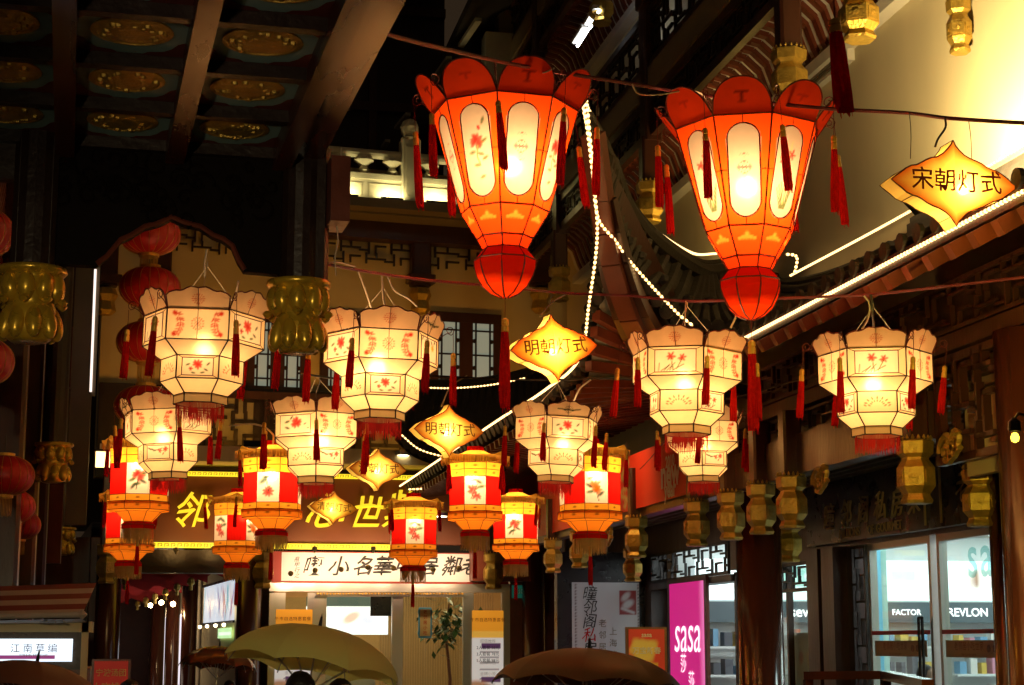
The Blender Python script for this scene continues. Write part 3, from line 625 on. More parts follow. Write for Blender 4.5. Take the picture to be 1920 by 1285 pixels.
# interior room
rm = MB(); 
rm.add([(1.5,29.5,.32),(6.0,29.5,.32),(6.0,29.5,3.1),(1.5,29.5,3.1)],[(0,1,2,3)]); rs(rm,'back_wall',mat('restaurant_wall',(.42,.28,.13),.8,var=.2))
rm = MB().add([(1.5,25.1,.32),(1.5,29.5,.32),(1.5,29.5,3.1),(1.5,25.1,3.1)],[(0,1,2,3)]).add([(6,25.1,.32),(6,29.5,.32),(6,29.5,3.1),(6,25.1,3.1)],[(3,2,1,0)]); rs(rm,'side_wall_inside',M_['cream'])
rm = MB().add([(1.5,25.1,3.1),(6,25.1,3.1),(6,29.5,3.1),(1.5,29.5,3.1)],[(0,1,2,3)]); rs(rm,'inner_ceiling',M_['white'])
for x,y in ((2.2,26.3),(3.4,26.3),(4.6,26.3),(2.2,28.2),(3.4,28.2),(4.6,28.2)): rs(MB().box((x-.3,y-.3,3.05),(x+.3,y+.3,3.095)),'ceiling_light',glow('restaurant_light',(1,.70,.36),8))
m = MB()
for k in range(46): m.box((3.35+.04*k,27.9,.32),(3.37+.04*k,27.93,2.75))
stuff(rs(m,'slat_screen',mat('pale_wood_slats',(.34,.22,.10),.6)))
pm = Paint(70,34,(.85,.88,.95),2.2); pm.rect(0,.75,1,1,(.05,.07,.06)); pm.blob(.3,.35,.35,.25,.2,(.95,.95,1)); pm.blob(.55,.45,.25,.12,.5,(.85,.35,.25),.8); pm.blob(.75,.4,.2,.15,-.3,(.55,.55,.75),.8); pm.blob(.2,.5,.1,.1,0,(.3,.35,.3),.6)
poster(pm,(2.1,26.9,2.05),(3.35,26.9,2.05),(2.1,26.9,2.62),'menu_light_box',M_['lightbox'],RS)
m = MB().box((3.0,26.2,2.32),(3.42,26.26,2.62)); rs(m,'television',M_['black'])
m = MB().box((2.0,27.2,.32),(3.2,27.9,1.5)); rs(m,'counter',M_['steel'])
# gourd-shaped plaque
pq = thing('hanging_plaque','small blue-edged orange plaque with vertical characters inside the doorway','plaque',GBM@T(*P(797,1168,Y=25.4)))
p = P(797,1168,Y=25.4); o = [( .11*sx*(1 if abs(z)<.18 else .8), z) for sx,z in ((-1,-.22),(1,-.22),(1,-.15),(.9,-.12),(.9,.12),(1,.15),(1,.22),(-1,.22),(-1,.15),(-.9,.12),(-.9,-.12),(-1,-.15))]
m = MB().prism(o,-.01,.01).xf(T(p)@RX(math.pi/2)); build(m,'blue_edge',mat('blue_plaque',(.08,.28,.48),.5),pq); m = MB().box((p.x-.075,p.y-.016,p.z-.19),(p.x+.075,p.y-.011,p.z+.19)); build(m,'orange_field',mat('orange_field',(.75,.42,.16),.6),pq)
for k,s in enumerate('老邻居小吃'): sign_text(s,.062,GBM@facing((p.x,p.y-.02,p.z+.15-.075*k),(1,0,0)),M_['red'],pq)
# menus on the side posts (printed sheets, brightness added as a faint glow)
M_['menuglow'] = attrmat('glowing_menu_sheet',.45,.45)
def menu(u0,v0,u1,v1,label,rows):
    t = thing('menu_board',label,'menu board',GBM@T(*P(u0,v1,Y=24.94)),'menu boards beside the doors'); a,zt = PF(u0,v0); b,zb = PF(u1,v1); w_,h = b-a,zt-zb
    pm = Paint(40,110,(.72,.66,.60),w_/h); pm.rect(0,.82,1,1,(.80,.30,.02)); pm.rect(0,.81,1,.86,(.80,.42,.06))
    for k in range(rows):
        y = .74-.115*k; pm.rect(.3,y,.92,y+.035,(.10,.04,.10)) if k%2==0 else None
        if k>1: pm.blob(.82 if k%2 else .16,y-.03,.09,.04,0,(.40,.16,.05),.9); pm.rect(.1,y-.05,.55,y-.043,(.2,.15,.12))
        else:
            for j in range(3): pm.rect(.25,y-.03-.035*j,.85,y-.022-.035*j,(.25,.2,.2))
    build(grid(pm,(a,24.93,zb),(b,24.93,zb),(a,24.93,zt),name='printed_sheet'),'printed_sheet',M_['menuglow'],t)
    ftext('午市自选特惠套餐',(u0+u1)/2,v0+18,8.2,mat('menu_ink',(.25,.05,.02),.6),t,y=.075)
    for k,s in enumerate(('超值推荐','2人套餐 58元','3人套餐 78元','5人套餐 98元','上海特色','金牌小笼','上海小吃')): ftext(s,(u0+u1)/2,v0+58+(12*k if k<4 else 40+21*(k-4)),7.4,M_['ink'] if 0<k<4 else mat('menu_white',(.7,.68,.64),.6),t,y=.076)
    return t
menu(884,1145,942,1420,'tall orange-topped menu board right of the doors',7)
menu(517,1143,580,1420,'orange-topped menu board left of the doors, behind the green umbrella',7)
# tree in a pot by the door: a ficus
fi = thing('potted_ficus','leafy dark potted ficus standing inside the glass door','plant',GBM@T(*P(838,1240,Y=25.9)))
p = P(838,1240,Y=25.9); tk = MB(); tk.tube([(p.x,p.y,.7),(p.x+.05,p.y,1.4),(p.x-.02,p.y+.03,2.1),(p.x+.03,p.y,2.5)],[.03,.025,.02,.01],6); build(tk,'trunk',M_['wood_red'],fi)
rd = random.Random(4); lf = MB()
for k in range(300):
    c = Vector((p.x+rd.gauss(0,.16),p.y+rd.gauss(0,.14),2.2+rd.gauss(0,.17))); a = rd.uniform(0,6.28); d = Vector((math.cos(a),math.sin(a)*.5,rd.uniform(-.9,.2))).normalized()*.15; s_ = d.cross(Vector((0,0,1))).normalized()*.035
    lf.add([c,c+d*.5+s_,c+d,c+d*.5-s_],[(0,1,2,3)])
stuff(build(lf,'leaves',mat('ficus_leaf',(.03,.085,.02),.35),fi)); build(MB().lathe([(.13,.32),(.2,.5),(.22,.72),(.18,.72)],16,c=(p.x,p.y,0)),'pot',M_['white'],fi)
# gilded hexagonal posts of this front
for u,v,tp in ((200,1058,3.3),(493,1068,3.3),(925,1070,3.3)):
    c = P(u,v,Y=24.6); hexpost((c.x,24.6,0),.15,c.z-.26,c.z+.24,top=4.2,parent=RS)
for u in (200,465,1000): c = P(u,1200,Y=24.9); smooth_by_angle(round_column(c.x,24.85,.17,3.2,parent=RS))
sg = thing('green_exit_sign','small dark green sign with pale strokes on the brown side panel','sign',GBM@T(*P(973,1108,Y=24.9)))
m = MB(); fbox(m,958,1098,988,1122,.07,.09); build(m,'plate',mat('green_plate',(.01,.10,.07),.4,emit=(.02,.3,.2),estr=.1),sg); ftext('出口',973,1110,10,M_['white'],sg,y=.10)
# ---------------------------------------------------------------- alley left of the restaurant
AL = thing('alley_shops','narrow alley lined with shop windows, posters and columns left of the restaurant','building',GBM@T(.2,30,0))
def al(mb,name,mt,parent=AL): return build(mb,name,mt,parent)
ad = Vector((-.0875,1,0)).normalized(); a0 = Vector((1.25,25.4,0))
def AP(t,z,off=0): q = a0+ad*t; return (q.x-off,q.y-off*.0875,z)
al(MB().loft([AP(0,0),AP(18,0)],[AP(0,3.6),AP(18,3.6)]),'right_wall',M_['cream'])
lw = Vector((-1.05,25.4,0)); LP = lambda t,z,off=0: ((lw+ad*t).x+off,(lw+ad*t).y,z)
al(MB().loft([LP(0,0),LP(18,0)],[LP(0,3.6),LP(18,3.6)]),'left_wall',M_['wood'])
al(MB().loft([LP(0,3.6),LP(18,3.6)],[AP(0,3.6),AP(18,3.6)]),'alley_ceiling',M_['wood_black']); al(MB().loft([LP(18,0),LP(18,3.6)],[AP(18,0),AP(18,3.6)]),'end_wall',M_['wood_red'])
for t,(off,r) in ((7.0,(.2,.14)),(10.2,(.2,.14)),(13.5,(.2,.14))):
    q = AP(t,0,off); smooth_by_angle(round_column(q[0],q[1],r,3.6,parent=AL))
for t in (1.5,5,8.5,12): q = LP(t,0,.15); smooth_by_angle(round_column(q[0],q[1],.14,3.6,parent=AL))
pm = Paint(60,30,(.75,.82,.92),2.0); rd = random.Random(2)
for k in range(22): x = rd.uniform(.03,.97); pm.blob(x,rd.uniform(.4,.6),rd.uniform(.015,.05),rd.uniform(.25,.5),rd.uniform(-.3,.3),rd.choice(((.75,.3,.1),(.95,.97,1),(.3,.2,.35),(.2,.45,.5),(.6,.15,.1),(.9,.8,.7))),.85)
poster(pm,AP(6.3,2.27,.03),AP(2.0,2.27,.03),AP(6.3,2.90,.03),'light_box_poster',attrmat('bright_light_box',.4,.55),AL)
m = MB()
for z in (2.25,2.91): m.beam(AP(1.98,z,.04),AP(6.32,z,.04),.03,.04)
al(m,'poster_frame',M_['black'])
for t in (2.3,3.4,4.6,5.7): m = MB().lathe([(0,-.03),(.028,-.015),(.028,.02),(0,.03)],8,c=AP(t,2.2,.15)); al(m,'poster_lamp',glow('poster_lamp',(1,.8,.5),5))
poster(Paint(20,20,(.9,.85,.75)).rect(.2,.2,.8,.9,(.8,.7,.8)),AP(9.6,1.9,.03),AP(7.6,1.9,.03),AP(9.6,2.8,.03),'lit_window',attrmat('bright_window',.4,2.0),AL)
poster(Paint(20,20,(.45,.75,.35)).rect(.1,.3,.9,.6,(.75,.9,.7)),AP(4.0,2.0,.04),AP(2.2,2.0,.04),AP(4.0,2.16,.04),'green_shop_sign',M_['lightbox'],AL)
for t in (10.2,13.6): poster(Paint(10,10,(.85,.8,.9)),AP(t+1.5,.8,.03),AP(t,.8,.03),AP(t+1.5,2.5,.03),'lit_window',M_['lightbox'],AL)
for t in (6.5,11.0): poster(Paint(10,10,(.9,.75,.6)),LP(t,.8,.03),LP(t+1.6,.8,.03),LP(t,2.5,.03),'lit_window',M_['lightbox'],AL)
for t,z in ((7.0,2.62),(9.4,2.7),(12,2.7)): q = Vector(AP(t,z,.5)); al(MB().lathe([(0,-.05),(.04,-.03),(.045,.02),(0,.05)],10,c=tuple(q)),'hanging_bulb',glow('alley_bulb',(1,.70,.32),45))
rd = random.Random(9); M_['redcloth'] = mat('red_cloth',(.40,.012,.008),.7,var=.3,vscale=6)
for k in range(6):                                            # red cloth swags with gilded tassels under the alley ceiling
    t = 2.5+2.2*k; A,B = Vector(LP(t,3.1-.02*k,.15)),Vector(AP(t,3.1-.02*k,.15)); s = MB(); n = 12; up_ = [A.lerp(B,i/n) for i in range(n+1)]
    dn = [p-Vector((0,0,.16+.07*math.sin(i*2.1))) for i,p in enumerate(up_)]; s.loft(dn,up_); al(s,'red_swag',M_['redcloth'])
    for i in (3,9): q = dn[i]; tt = MB().lathe([(.015,0),(.05,-.03),(.06,-.10),(.03,-.13),(.03,-.2),(.0,-.21)],8,c=tuple(q)); al(tt,'gilded_tassel',M_['gold'])
# poster wall in the corner
PW = thing('poster_case','grey poster case with vertical brush characters and a red seal logo','poster case',GBM@T(5.7,22.5,0))
build(MB().box((5.02,22.52,0),(6.22,22.7,3.1)),'dark_frame',M_['black'],PW)
a,zt = P(1072,1092,Y=22.5).x,P(1072,1092,Y=22.5).z; b = P(1198,1092,Y=22.5).x
pm = Paint(60,90,(.44,.46,.47),.8); pm.rect(.70,.70,.96,.93,(.22,.02,.02)); pm.blob(.83,.8,.07,.035,.4,(.44,.44,.45)); pm.blob(.80,.87,.06,.03,.6,(.44,.44,.45)); pm.line([(.74,.76),(.92,.72)],.012,(.44,.44,.45))
for k in range(34): 
    for x in (.055,.985): pm.blob(x,.02+.029*k,.012,.010,.6,(.12,.08,.08))
build(grid(pm,(a,22.5,1.3),(b,22.5,1.3),(a,22.5,zt),name='sheet'),'printed_sheet',attrmat('grey_backlit_sheet',.35,.09),PW)
for k,s in enumerate('曈邻阁私房菜'): p = P(1105,1115+26*k,Y=22.48); sign_text(s,.20,GBM@facing((p.x,22.485,p.z),(1,0,0)),M_['ink'] if k not in (3,) else M_['red'],PW,brush=.03,shear=.15)
for u,v,s in ((1130,1170,'老邻居'),(1150,1185,'上海菜')):
    for k,ch in enumerate(s): p = P(u,v+22*k,Y=22.48); sign_text(ch,.11,GBM@facing((p.x,22.485,p.z),(1,0,0)),M_['grey'],PW)
# ---------------------------------------------------------------- cosmetics shop in the gallery's ground floor
SH = thing('cosmetics_shop','brightly lit white cosmetics shop behind glass doors on the right','shop',GBM@T(8,16,0))
def sh(mb,name,mt,parent=SH): return build(mb,name,mt,parent)
M_['shopwhite'] = mat('shop_white',(.78,.80,.80),.5)
sh(MB().add([(6.43,21.8,.32),(13,21.8,.32),(13,21.8,3.3),(6.43,21.8,3.3)],[(0,1,2,3)]),'back_wall',M_['shopwhite']); sh(MB().add([(13,9,.32),(13,21.8,.32),(13,21.8,3.3),(13,9,3.3)],[(0,1,2,3)]),'side_wall',M_['shopwhite'])
sh(MB().add([(6.43,9,3.3),(13,9,3.3),(13,21.8,3.3),(6.43,21.8,3.3)],[(0,1,2,3)]),'shop_ceiling',mat('grey_ceiling',(.5,.5,.46),.7)); sh(MB().add([(6.43,9,.325),(13,9,.325),(13,21.8,.325),(6.43,21.8,.325)],[(0,1,2,3)]),'shop_floor',mat('shop_floor',(.5,.5,.5),.2)); sh(MB().add([(6.43,9,.32),(13,9,.32),(13,9,3.3),(6.43,9,3.3)],[(3,2,1,0)]),'near_wall',M_['shopwhite'])
M_['panel'] = glow('shop_panel',(.88,1.0,.98),13.0)
for x in (7.3,8.9,10.5,12): 
    for y in (11,13.5,16,18.5,20.6): sh(MB().box((x-.55,y-.10,3.26),(x+.55,y+.10,3.295)),'ceiling_panel_light',M_['panel'])
# header light boxes along the back wall
for x0,x1,pic in ((6.6,8.5,0),(8.6,9.9,1),(10.0,12.9,2)):
    pm = Paint(60,18,(.80,.95,.95),(x1-x0)/.45)
    if pic==0: pm.rect(.62,.3,.86,.85,(.25,.5,.45)); pm.blob(.7,.5,.1,.14,.4,(.5,.75,.65)); pm.blob(.8,.6,.12,.1,.1,(.75,.85,.8))
    if pic==1: pm.rect(.3,.35,.42,.75,(.5,.7,.75)); pm.rect(.5,.5,.75,.75,(.55,.6,.62))
    if pic==2: pm.rect(.05,.3,.28,.8,(.7,.6,.55)); pm.blob(.15,.55,.1,.2,0,(.30,.16,.10)); pm.rect(.38,.3,.62,.8,(.62,.5,.5)); pm.blob(.46,.55,.12,.22,0,(.20,.10,.08)); pm.rect(.72,.3,.95,.8,(.6,.7,.75))
    poster(pm,(x0,21.55,2.46),(x1,21.55,2.46),(x0,21.55,2.98),'header_light_box',attrmat('header_%d'%pic,.4,.85),SH)
hb = MB().box((6.6,21.5,2.18),(12.9,21.78,2.44)); sh(hb,'brand_rail',mat('grey_rail',(.10,.13,.15),.4))
for s,u,h in (('seven',1512,24),('FACTOR',1700,13),('REVLON',1815,19)):
    p = P(u,1151,Y=21.48); sign_text(s,h/FPX*22.6*1.15,GBM@facing((p.x,21.48,2.31),(1,0,0)),glow('white_letters',(1,1,1),2.2),SH,bold=.012)
rd = random.Random(5)
for x0 in (6.7,7.8,8.9,10.0,11.1,12.0):
    sf_ = MB()
    for z in (.8,1.15,1.5,1.85): sf_.box((x0,21.3,z),(x0+.95,21.7,z+.03))
    o = sh(sf_,'shelf_unit',M_['shopwhite'])
    for z in (1.18,1.53,1.88):
        for k in range(6):
            w_ = rd.uniform(.05,.11); h = rd.uniform(.10,.22); x = x0+.05+.15*k; build(MB().box((x,21.32,z),(x+w_,21.5,z+h)),'packet',mat('packet',rd.choice(((.7,.2,.1),(.1,.1,.12),(.8,.75,.7),(.75,.5,.1),(.2,.4,.6),(.7,.3,.4))),.4),o)
# blue pillar, posters on the glass, display table
xb = P(1636,1100,Y=19).x; sh(MB().box((xb,19.0,.32),(xb+.11,19.3,3.0)),'blue_pillar',mat('sky_blue',(.20,.58,.80),.5)); sh(MB().box((xb+.13,19.1,.32),(xb+.22,19.4,3.0)),'white_pillar',mat('pale_green_pillar',(.45,.70,.62),.5))
sh(MB().box((7.3,15.2,.32),(8.3,16.2,1.30)),'display_table',mat('display',(.5,.4,.3),.5))
for k in range(5): sh(MB().box((7.35+.19*k,15.2,1.30),(7.48+.19*k,15.3,1.52)),'gift_box',mat('gift_box',((.7,.3,.05),(.75,.6,.4),(.65,.15,.05))[k%3],.5))
pm = Paint(40,60,(.75,.85,.85),.5); pm.rect(0,0,1,.35,(.35,.65,.80)); pm.blob(.5,.3,.12,.2,.3,(.85,.78,.72)); pm.blob(.5,.55,.06,.06,0,(.6,.45,.35)); pm.blob(.3,.8,.05,.05,0,(.9,.5,.5)); pm.blob(.7,.75,.05,.05,0,(.9,.7,.3))
MP = attrmat('window_film',.4)
for y0,y1 in ((18.75,17.9),(17.25,16.6)): build(grid(pm,(6.32,y0,.8),(6.32,y1,.8),(6.32,y0,2.02),name='window_film'),'window_film',MP,SH)
build(grid(Paint(10,10,(.06,.07,.20)),(6.36,19.2,2.0),(6.36,18.8,2.0),(6.36,19.2,2.5),name='blue_poster'),'blue_poster',MP,SH)
# panes and frames
def pane(y0,y1,z0,z1,name='glass_pane',x=6.27): return sh(MB().box((x,y0,z0),(x+.012,y1,z1)),name,M_['glass'])
d1 = (P(1745,1010,X=6.25).y,P(1628,1030,X=6.25).y); d2 = (12.3,P(1757,1010,X=6.25).y)
for (y0,y1) in (d1,d2):
    o = pane(y0+.05,y1-.05,.4,2.74,'glass_door')
    f = MB().box((6.24,y0,.34),(6.31,y0+.05,2.80)).box((6.24,y1-.05,.34),(6.31,y1,2.80)).box((6.24,y0+.051,2.74),(6.31,y1-.051,2.80)); build(f,'door_frame',M_['steel'],o)
    h = MB()
    for yy in (y0+.10,y0+.17): h.tube([(6.19,yy,1.2),(6.19,yy,2.12)],.014,6)
    h.tube([(6.19,y0+.10,2.12),(6.19,y0+.17,2.12)],.014,6); build(h,'pull_handle',M_['black'],o)
    build(MB().box((6.235,y0+.05,1.985),(6.238,y1-.05,2.02)),'red_stripe',mat('red_stripe',(.55,.02,.04),.5),o)
    st = build(MB().box((6.232,y0+.12,1.80),(6.236,y1-.12,1.935)),'door_sticker',mat('beige_sticker',(.52,.40,.30),.6),o); yc = (y0+y1)/2+.1
    sign_text('老邻居小吃世家',.075,GBM@facing((6.228,yc,1.885),(0,-1,0)),M_['wood_red'],o); sign_text('THE OLD NEIGHBOR',.028,GBM@facing((6.228,yc,1.82),(0,-1,0)),M_['wood_red'],o)
    for k in range(3): build(MB().lathe([(0,0),(.03,0),(.03,.003)],12).xf(T(6.229,y0+.2+.1*k,1.87)@RY(-math.pi/2)),'sticker_dot',M_['wood_red'],o)
tf = glassmat('teal_film',(.45,.72,.70),.5)
for ch,yy in (('s',12.98),('a',12.74)): sign_text(ch,.50,GBM@facing((6.262,yy,2.58),(0,-1,0)),tf,SH,name='film_letter',bold=.01)
pane(16.32,18.88,.34,2.70); f = MB()
for y in (16.3,17.2,17.95,18.88): f.box((6.24,y-.025,.34),(6.30,y+.025,2.70))
sh(f,'mullion',M_['wood'])
l_ = MB(); lattice(l_,(6.20,22.15,2.70),(0,-1,0),(0,0,1),3.2,.34,12,2,.022,.03,1); sh(l_,'transom_fret',M_['wood_black']); l_ = MB(); lattice(l_,(6.21,17.25,2.44),(0,-1,0),(0,0,1),.9,.26,4,2,.022,.03,3); sh(l_,'transom_fret',M_['wood_black'])
l_ = MB(); lattice(l_,(6.21,15.33,.4),(0,-1,0),(0,0,1),.30,2.38,2,12,.018,.03,2); sh(l_,'side_fret',M_['wood_black'])
sh(MB().box((6.06,15.45,0),(6.199,15.75,2.80)).box((6.10,15.95,0),(6.199,16.25,2.80)),'pilaster',M_['wood'])
# magenta light panel
MG = thing('magenta_light_panel','backlit magenta panel with white lettering beside the shop entrance','sign',GBM@T(6.15,20.5,0))
build(MB().box((6.16,19.70,0),(6.199,21.32,2.70)),'panel_frame',M_['wood_red'],MG)
pm = Paint(24,40,(.60,.006,.20),.6); pm.put(np.clip((pm.U-.86)/.14,0,1),(1,.25,.62),.8); build(grid(pm,(6.155,21.2,.3),(6.155,19.78,.3),(6.155,21.2,2.64),name='light_sheet'),'light_sheet',attrmat('magenta_backlit',.4,.62),MG)
WL_ = glow('white_sign_letters',(1,.86,.93),1.0); sign_text('sasa',.68,GBM@facing((6.148,20.46,2.02),(0,-1,0)),WL_,MG,shear=.15,bold=-.004)
sign_text('莎',.25,GBM@facing((6.148,20.62,1.66),(0,-1,0)),WL_,MG); sign_text('莎',.25,GBM@facing((6.148,20.3,1.46),(0,-1,0)),WL_,MG)
# long black sign board above the doors
BSg = thing('black_sign_board','long black sign board with dull gold brush characters above the shop doors','sign board',GBM@T(6.1,14,2.8))
zt0 = 3.40; build(MB().box((6.08,11.9,2.83),(6.16,16.15,zt0)),'board',M_['black'],BSg); M_['dullgold'] = mat('dull_gold_letters',(.50,.38,.14),.45)
for k,s in enumerate('曈邻阁私房菜'): p = P(1553+32*k,975-7*k,X=6.07); sign_text(s,.27,GBM@facing((6.072,p.y,p.z),(0,-1,0)),M_['dullgold'],BSg,name='gilt_character',brush=.03,shear=.15,extrude=.006)
for s,u,v in (('MILLIONS',1592,1000),('OF',1632,994),('GOURMET',1666,988)): p = P(u,v,X=6.07); sign_text(s,.115,GBM@facing((6.072,p.y,p.z),(0,-1,0)),M_['dullgold'],BSg,extrude=.003)
for k,s in enumerate('老邻'): p = P(1805+50*k,915-9*k,X=6.07); sign_text(s,.30,GBM@facing((6.072,p.y,p.z),(0,-1,0)),M_['dullgold'],BSg,name='gilt_character',brush=.03,shear=.15)
p = P(1836,953,X=6.07); sign_text('MILLI',.10,GBM@facing((6.072,p.y,p.z),(0,-1,0)),M_['dullgold'],BSg)
for u in (1733,1763):
    p = P(u,950,X=6.07); build(MB().box((6.068,p.y-.012,2.86),(6.079,p.y+.012,zt0-.05)),'gilt_strip',M_['dullgold'],BSg)
# red new-year banner along the arcade
NB = thing('new_year_banner','red printed banner with gold dragon and new year lettering along the arcade','banner',GBM@T(4.45,18,3.2))
y0,y1 = P(1290,850,X=4.46).y,P(1008,960,X=4.46).y; pm = Paint(280,40,(.78,.05,.02),(y1-y0)/.52); 
rd = random.Random(8); x = .66
for k in range(46): pm.blob(x+.022*math.sin(k*.33)+rd.uniform(-.010,.010),.10+.8*k/46,.085,.035,rd.uniform(0,3),(.75,.60,.22),.85)
build(grid(pm,(4.46,y1,3.20),(4.46,y0,3.20),(4.46,y1,3.74),name='cloth'),'cloth',M_['print'],NB)
M_['bannerpale'] = mat('pale_print',(.85,.80,.66),.6)
for s,u,v,h in (('2010',1256,866,30),('new',1256,888,74),('year',1256,918,44)): p = P(u,v,X=4.45); sign_text(s,h/FPX*15.8,GBM@facing((4.45,p.y,p.z),(0,-1,0)),M_['bannerpale'],NB,bold=.035)
# ---------------------------------------------------------------- left-hand house: dark louvred wall, gilded lotus pendants
LB = thing('louvred_house','dark timber house with louvred wall and lacquered posts at the left','building',GBM@T(-1.6,16,0))
def lb(mb,name,mt,parent=LB): return build(mb,name,mt,parent)
lx = lambda y: -.95-.035*(y-10)
lb(MB().loft([(lx(9)-.35,9,2.2),(lx(26)-.35,26,2.2)],[(lx(9)-.35,9,7.5),(lx(26)-.35,26,7.5)]),'wall',M_['wood_black'])
sl = MB().beam((0,0,0),(-.035*8*1.0,8,0),.03,.035); SLM = sl.mesh('louvre_slat')
for k in range(54): link('louvre_slat',SLM,LB,GBM@T(lx(11)-.30,11,3.0+.06*k),M_['wood_red'],world=True)
for y,z0 in ((14.6,0),(18.2,0),(21.5,0)): lb(MB().cbox((lx(y)-.32,y-.12,z0),(lx(y)-.05,y+.12,7.4),.03),'post',M_['wood'])
lb(MB().box((-1.75,22.6,2.9),(-1.30,22.8,7.5)),'post',M_['wood_red']); lb(MB().box((-1.28,22.9,3.4),(-1.02,23.0,7.4)),'pale_post',M_['grey'])
lb(MB().box((-2.6,25.6,0),(-.9,25.9,3.4)),'end_wall',M_['wood']); lb(MB().box((-2.6,23.2,5.2),(-1.3,23.4,6.0)),'rail',M_['wood_red'])
b = MB(); lattice(b,(-2.1,18.5,2.5),(1,0,0),(0,0,1),.7,.5,4,3,.03,.04,2); lb(b,'fret',M_['wood_red'])
def lotus(c, r, h, parent, post_top, M=None):
    """hanging post end: gilded lotus with two rows of petals"""
    c = Vector(c); pp = MB().lathe([(r*.62,h*.98),(r*.62,post_top)],16,c=tuple(c)); o = build(pp,'hanging_post',M_['wood_black'],parent,M)
    f = MB(); n = 40
    f.lathe([(r*.50,0),(r*.62,h*.04),(r*.70,h*.20),(r*.74,h*.44),(r*.66,h*.50),(r*.76,h*.56),(r*.80,h*.80),(r*.72,h*.87),(r*.92,h*.895),(r*1.0,h*.935),(r*.97,h*.985),(r*.6,h*1.0)],n,c=tuple(c))
    core = build(f,'gilded_lotus',M_['brass'],o,M)
    for p_ in core.data.polygons: p_.use_smooth = True
    for row,(zc,hh,rr,tilt,ph,N) in enumerate(((.26,.25,.66,-14,0,9),(.70,.20,.74,8,.5,9))):
        for k in range(N):
            a = 2*math.pi*(k+ph)/N; e = MB(); e.lathe([(math.sin(t)*(1 if t<1.6 else 1-.10*math.sin((t-1.57)*2)),-math.cos(t)) for t in [math.pi*(i+.02)/9.04*1.0 for i in range(10)]],12)
            e.xf(T(c.x,c.y,c.z)@RZ(a)@T(r*rr,0,h*zc)@RY(R_(tilt))@Matrix.Diagonal((r*.26,r*rr*math.tan(math.pi/N)*1.02,h*hh,1))); pe = build(e,'lotus_petal',M_['brass'],o,M)
            for p_ in pe.data.polygons: p_.use_smooth = True
    for k in range(9):                                 # curled tips between the rows
        a = 2*math.pi*(k+.5)/9; e = MB(); e.lathe([(0,-.05*h),(r*.10,-.02*h),(r*.16,.02*h),(r*.08,.06*h),(0,.07*h)],8,c=(c.x+r*.94*math.cos(a),c.y+r*.94*math.sin(a),c.z+h*.50)); pe = build(e,'petal_tip',M_['brass'],o,M)
    return o
c = P(100,868,d=17.5); lotus((c.x,c.y,c.z-.2),.195,.40,LB,7.0); c = P(115,1015,d=24.0); lotus((c.x,c.y,c.z-.19),.20,.38,LB,6.0)
# fluorescent tube on the corner post
FT = thing('upright_fluorescent_tube','thin upright fluorescent tube on the post beside the red globes','lamp',GBM@T(*P(170,735,d=22)))
a,b = P(179,505,d=22),P(170,735,d=22); m = MB(); m.tube([a,b],.015,8); build(m,'tube',glow('dim_tube',(1,.80,.70),1.1),FT); m = MB(); m.beam(a+Vector((.03,.06,.05)),b+Vector((.03,.06,-.05)),.05,.05); build(m,'housing',M_['grey'],FT)
KL = thing('wall_lantern_box','small glowing wall lamp box behind the leftmost yellow lanterns','lamp',GBM@T(*P(200,862,d=23)))
p = P(203,862,d=23); build(MB().box((p.x-.16,p.y-.05,p.z-.10),(p.x+.16,p.y+.05,p.z+.10)),'shade',glow('lamp_box',(1,.62,.22),3.0),KL); build(MB().box((p.x-.18,p.y-.06,p.z+.101),(p.x+.18,p.y+.06,p.z+.13)),'cap',M_['wood'],KL)
CUR[0] = Matrix.Identity(4)
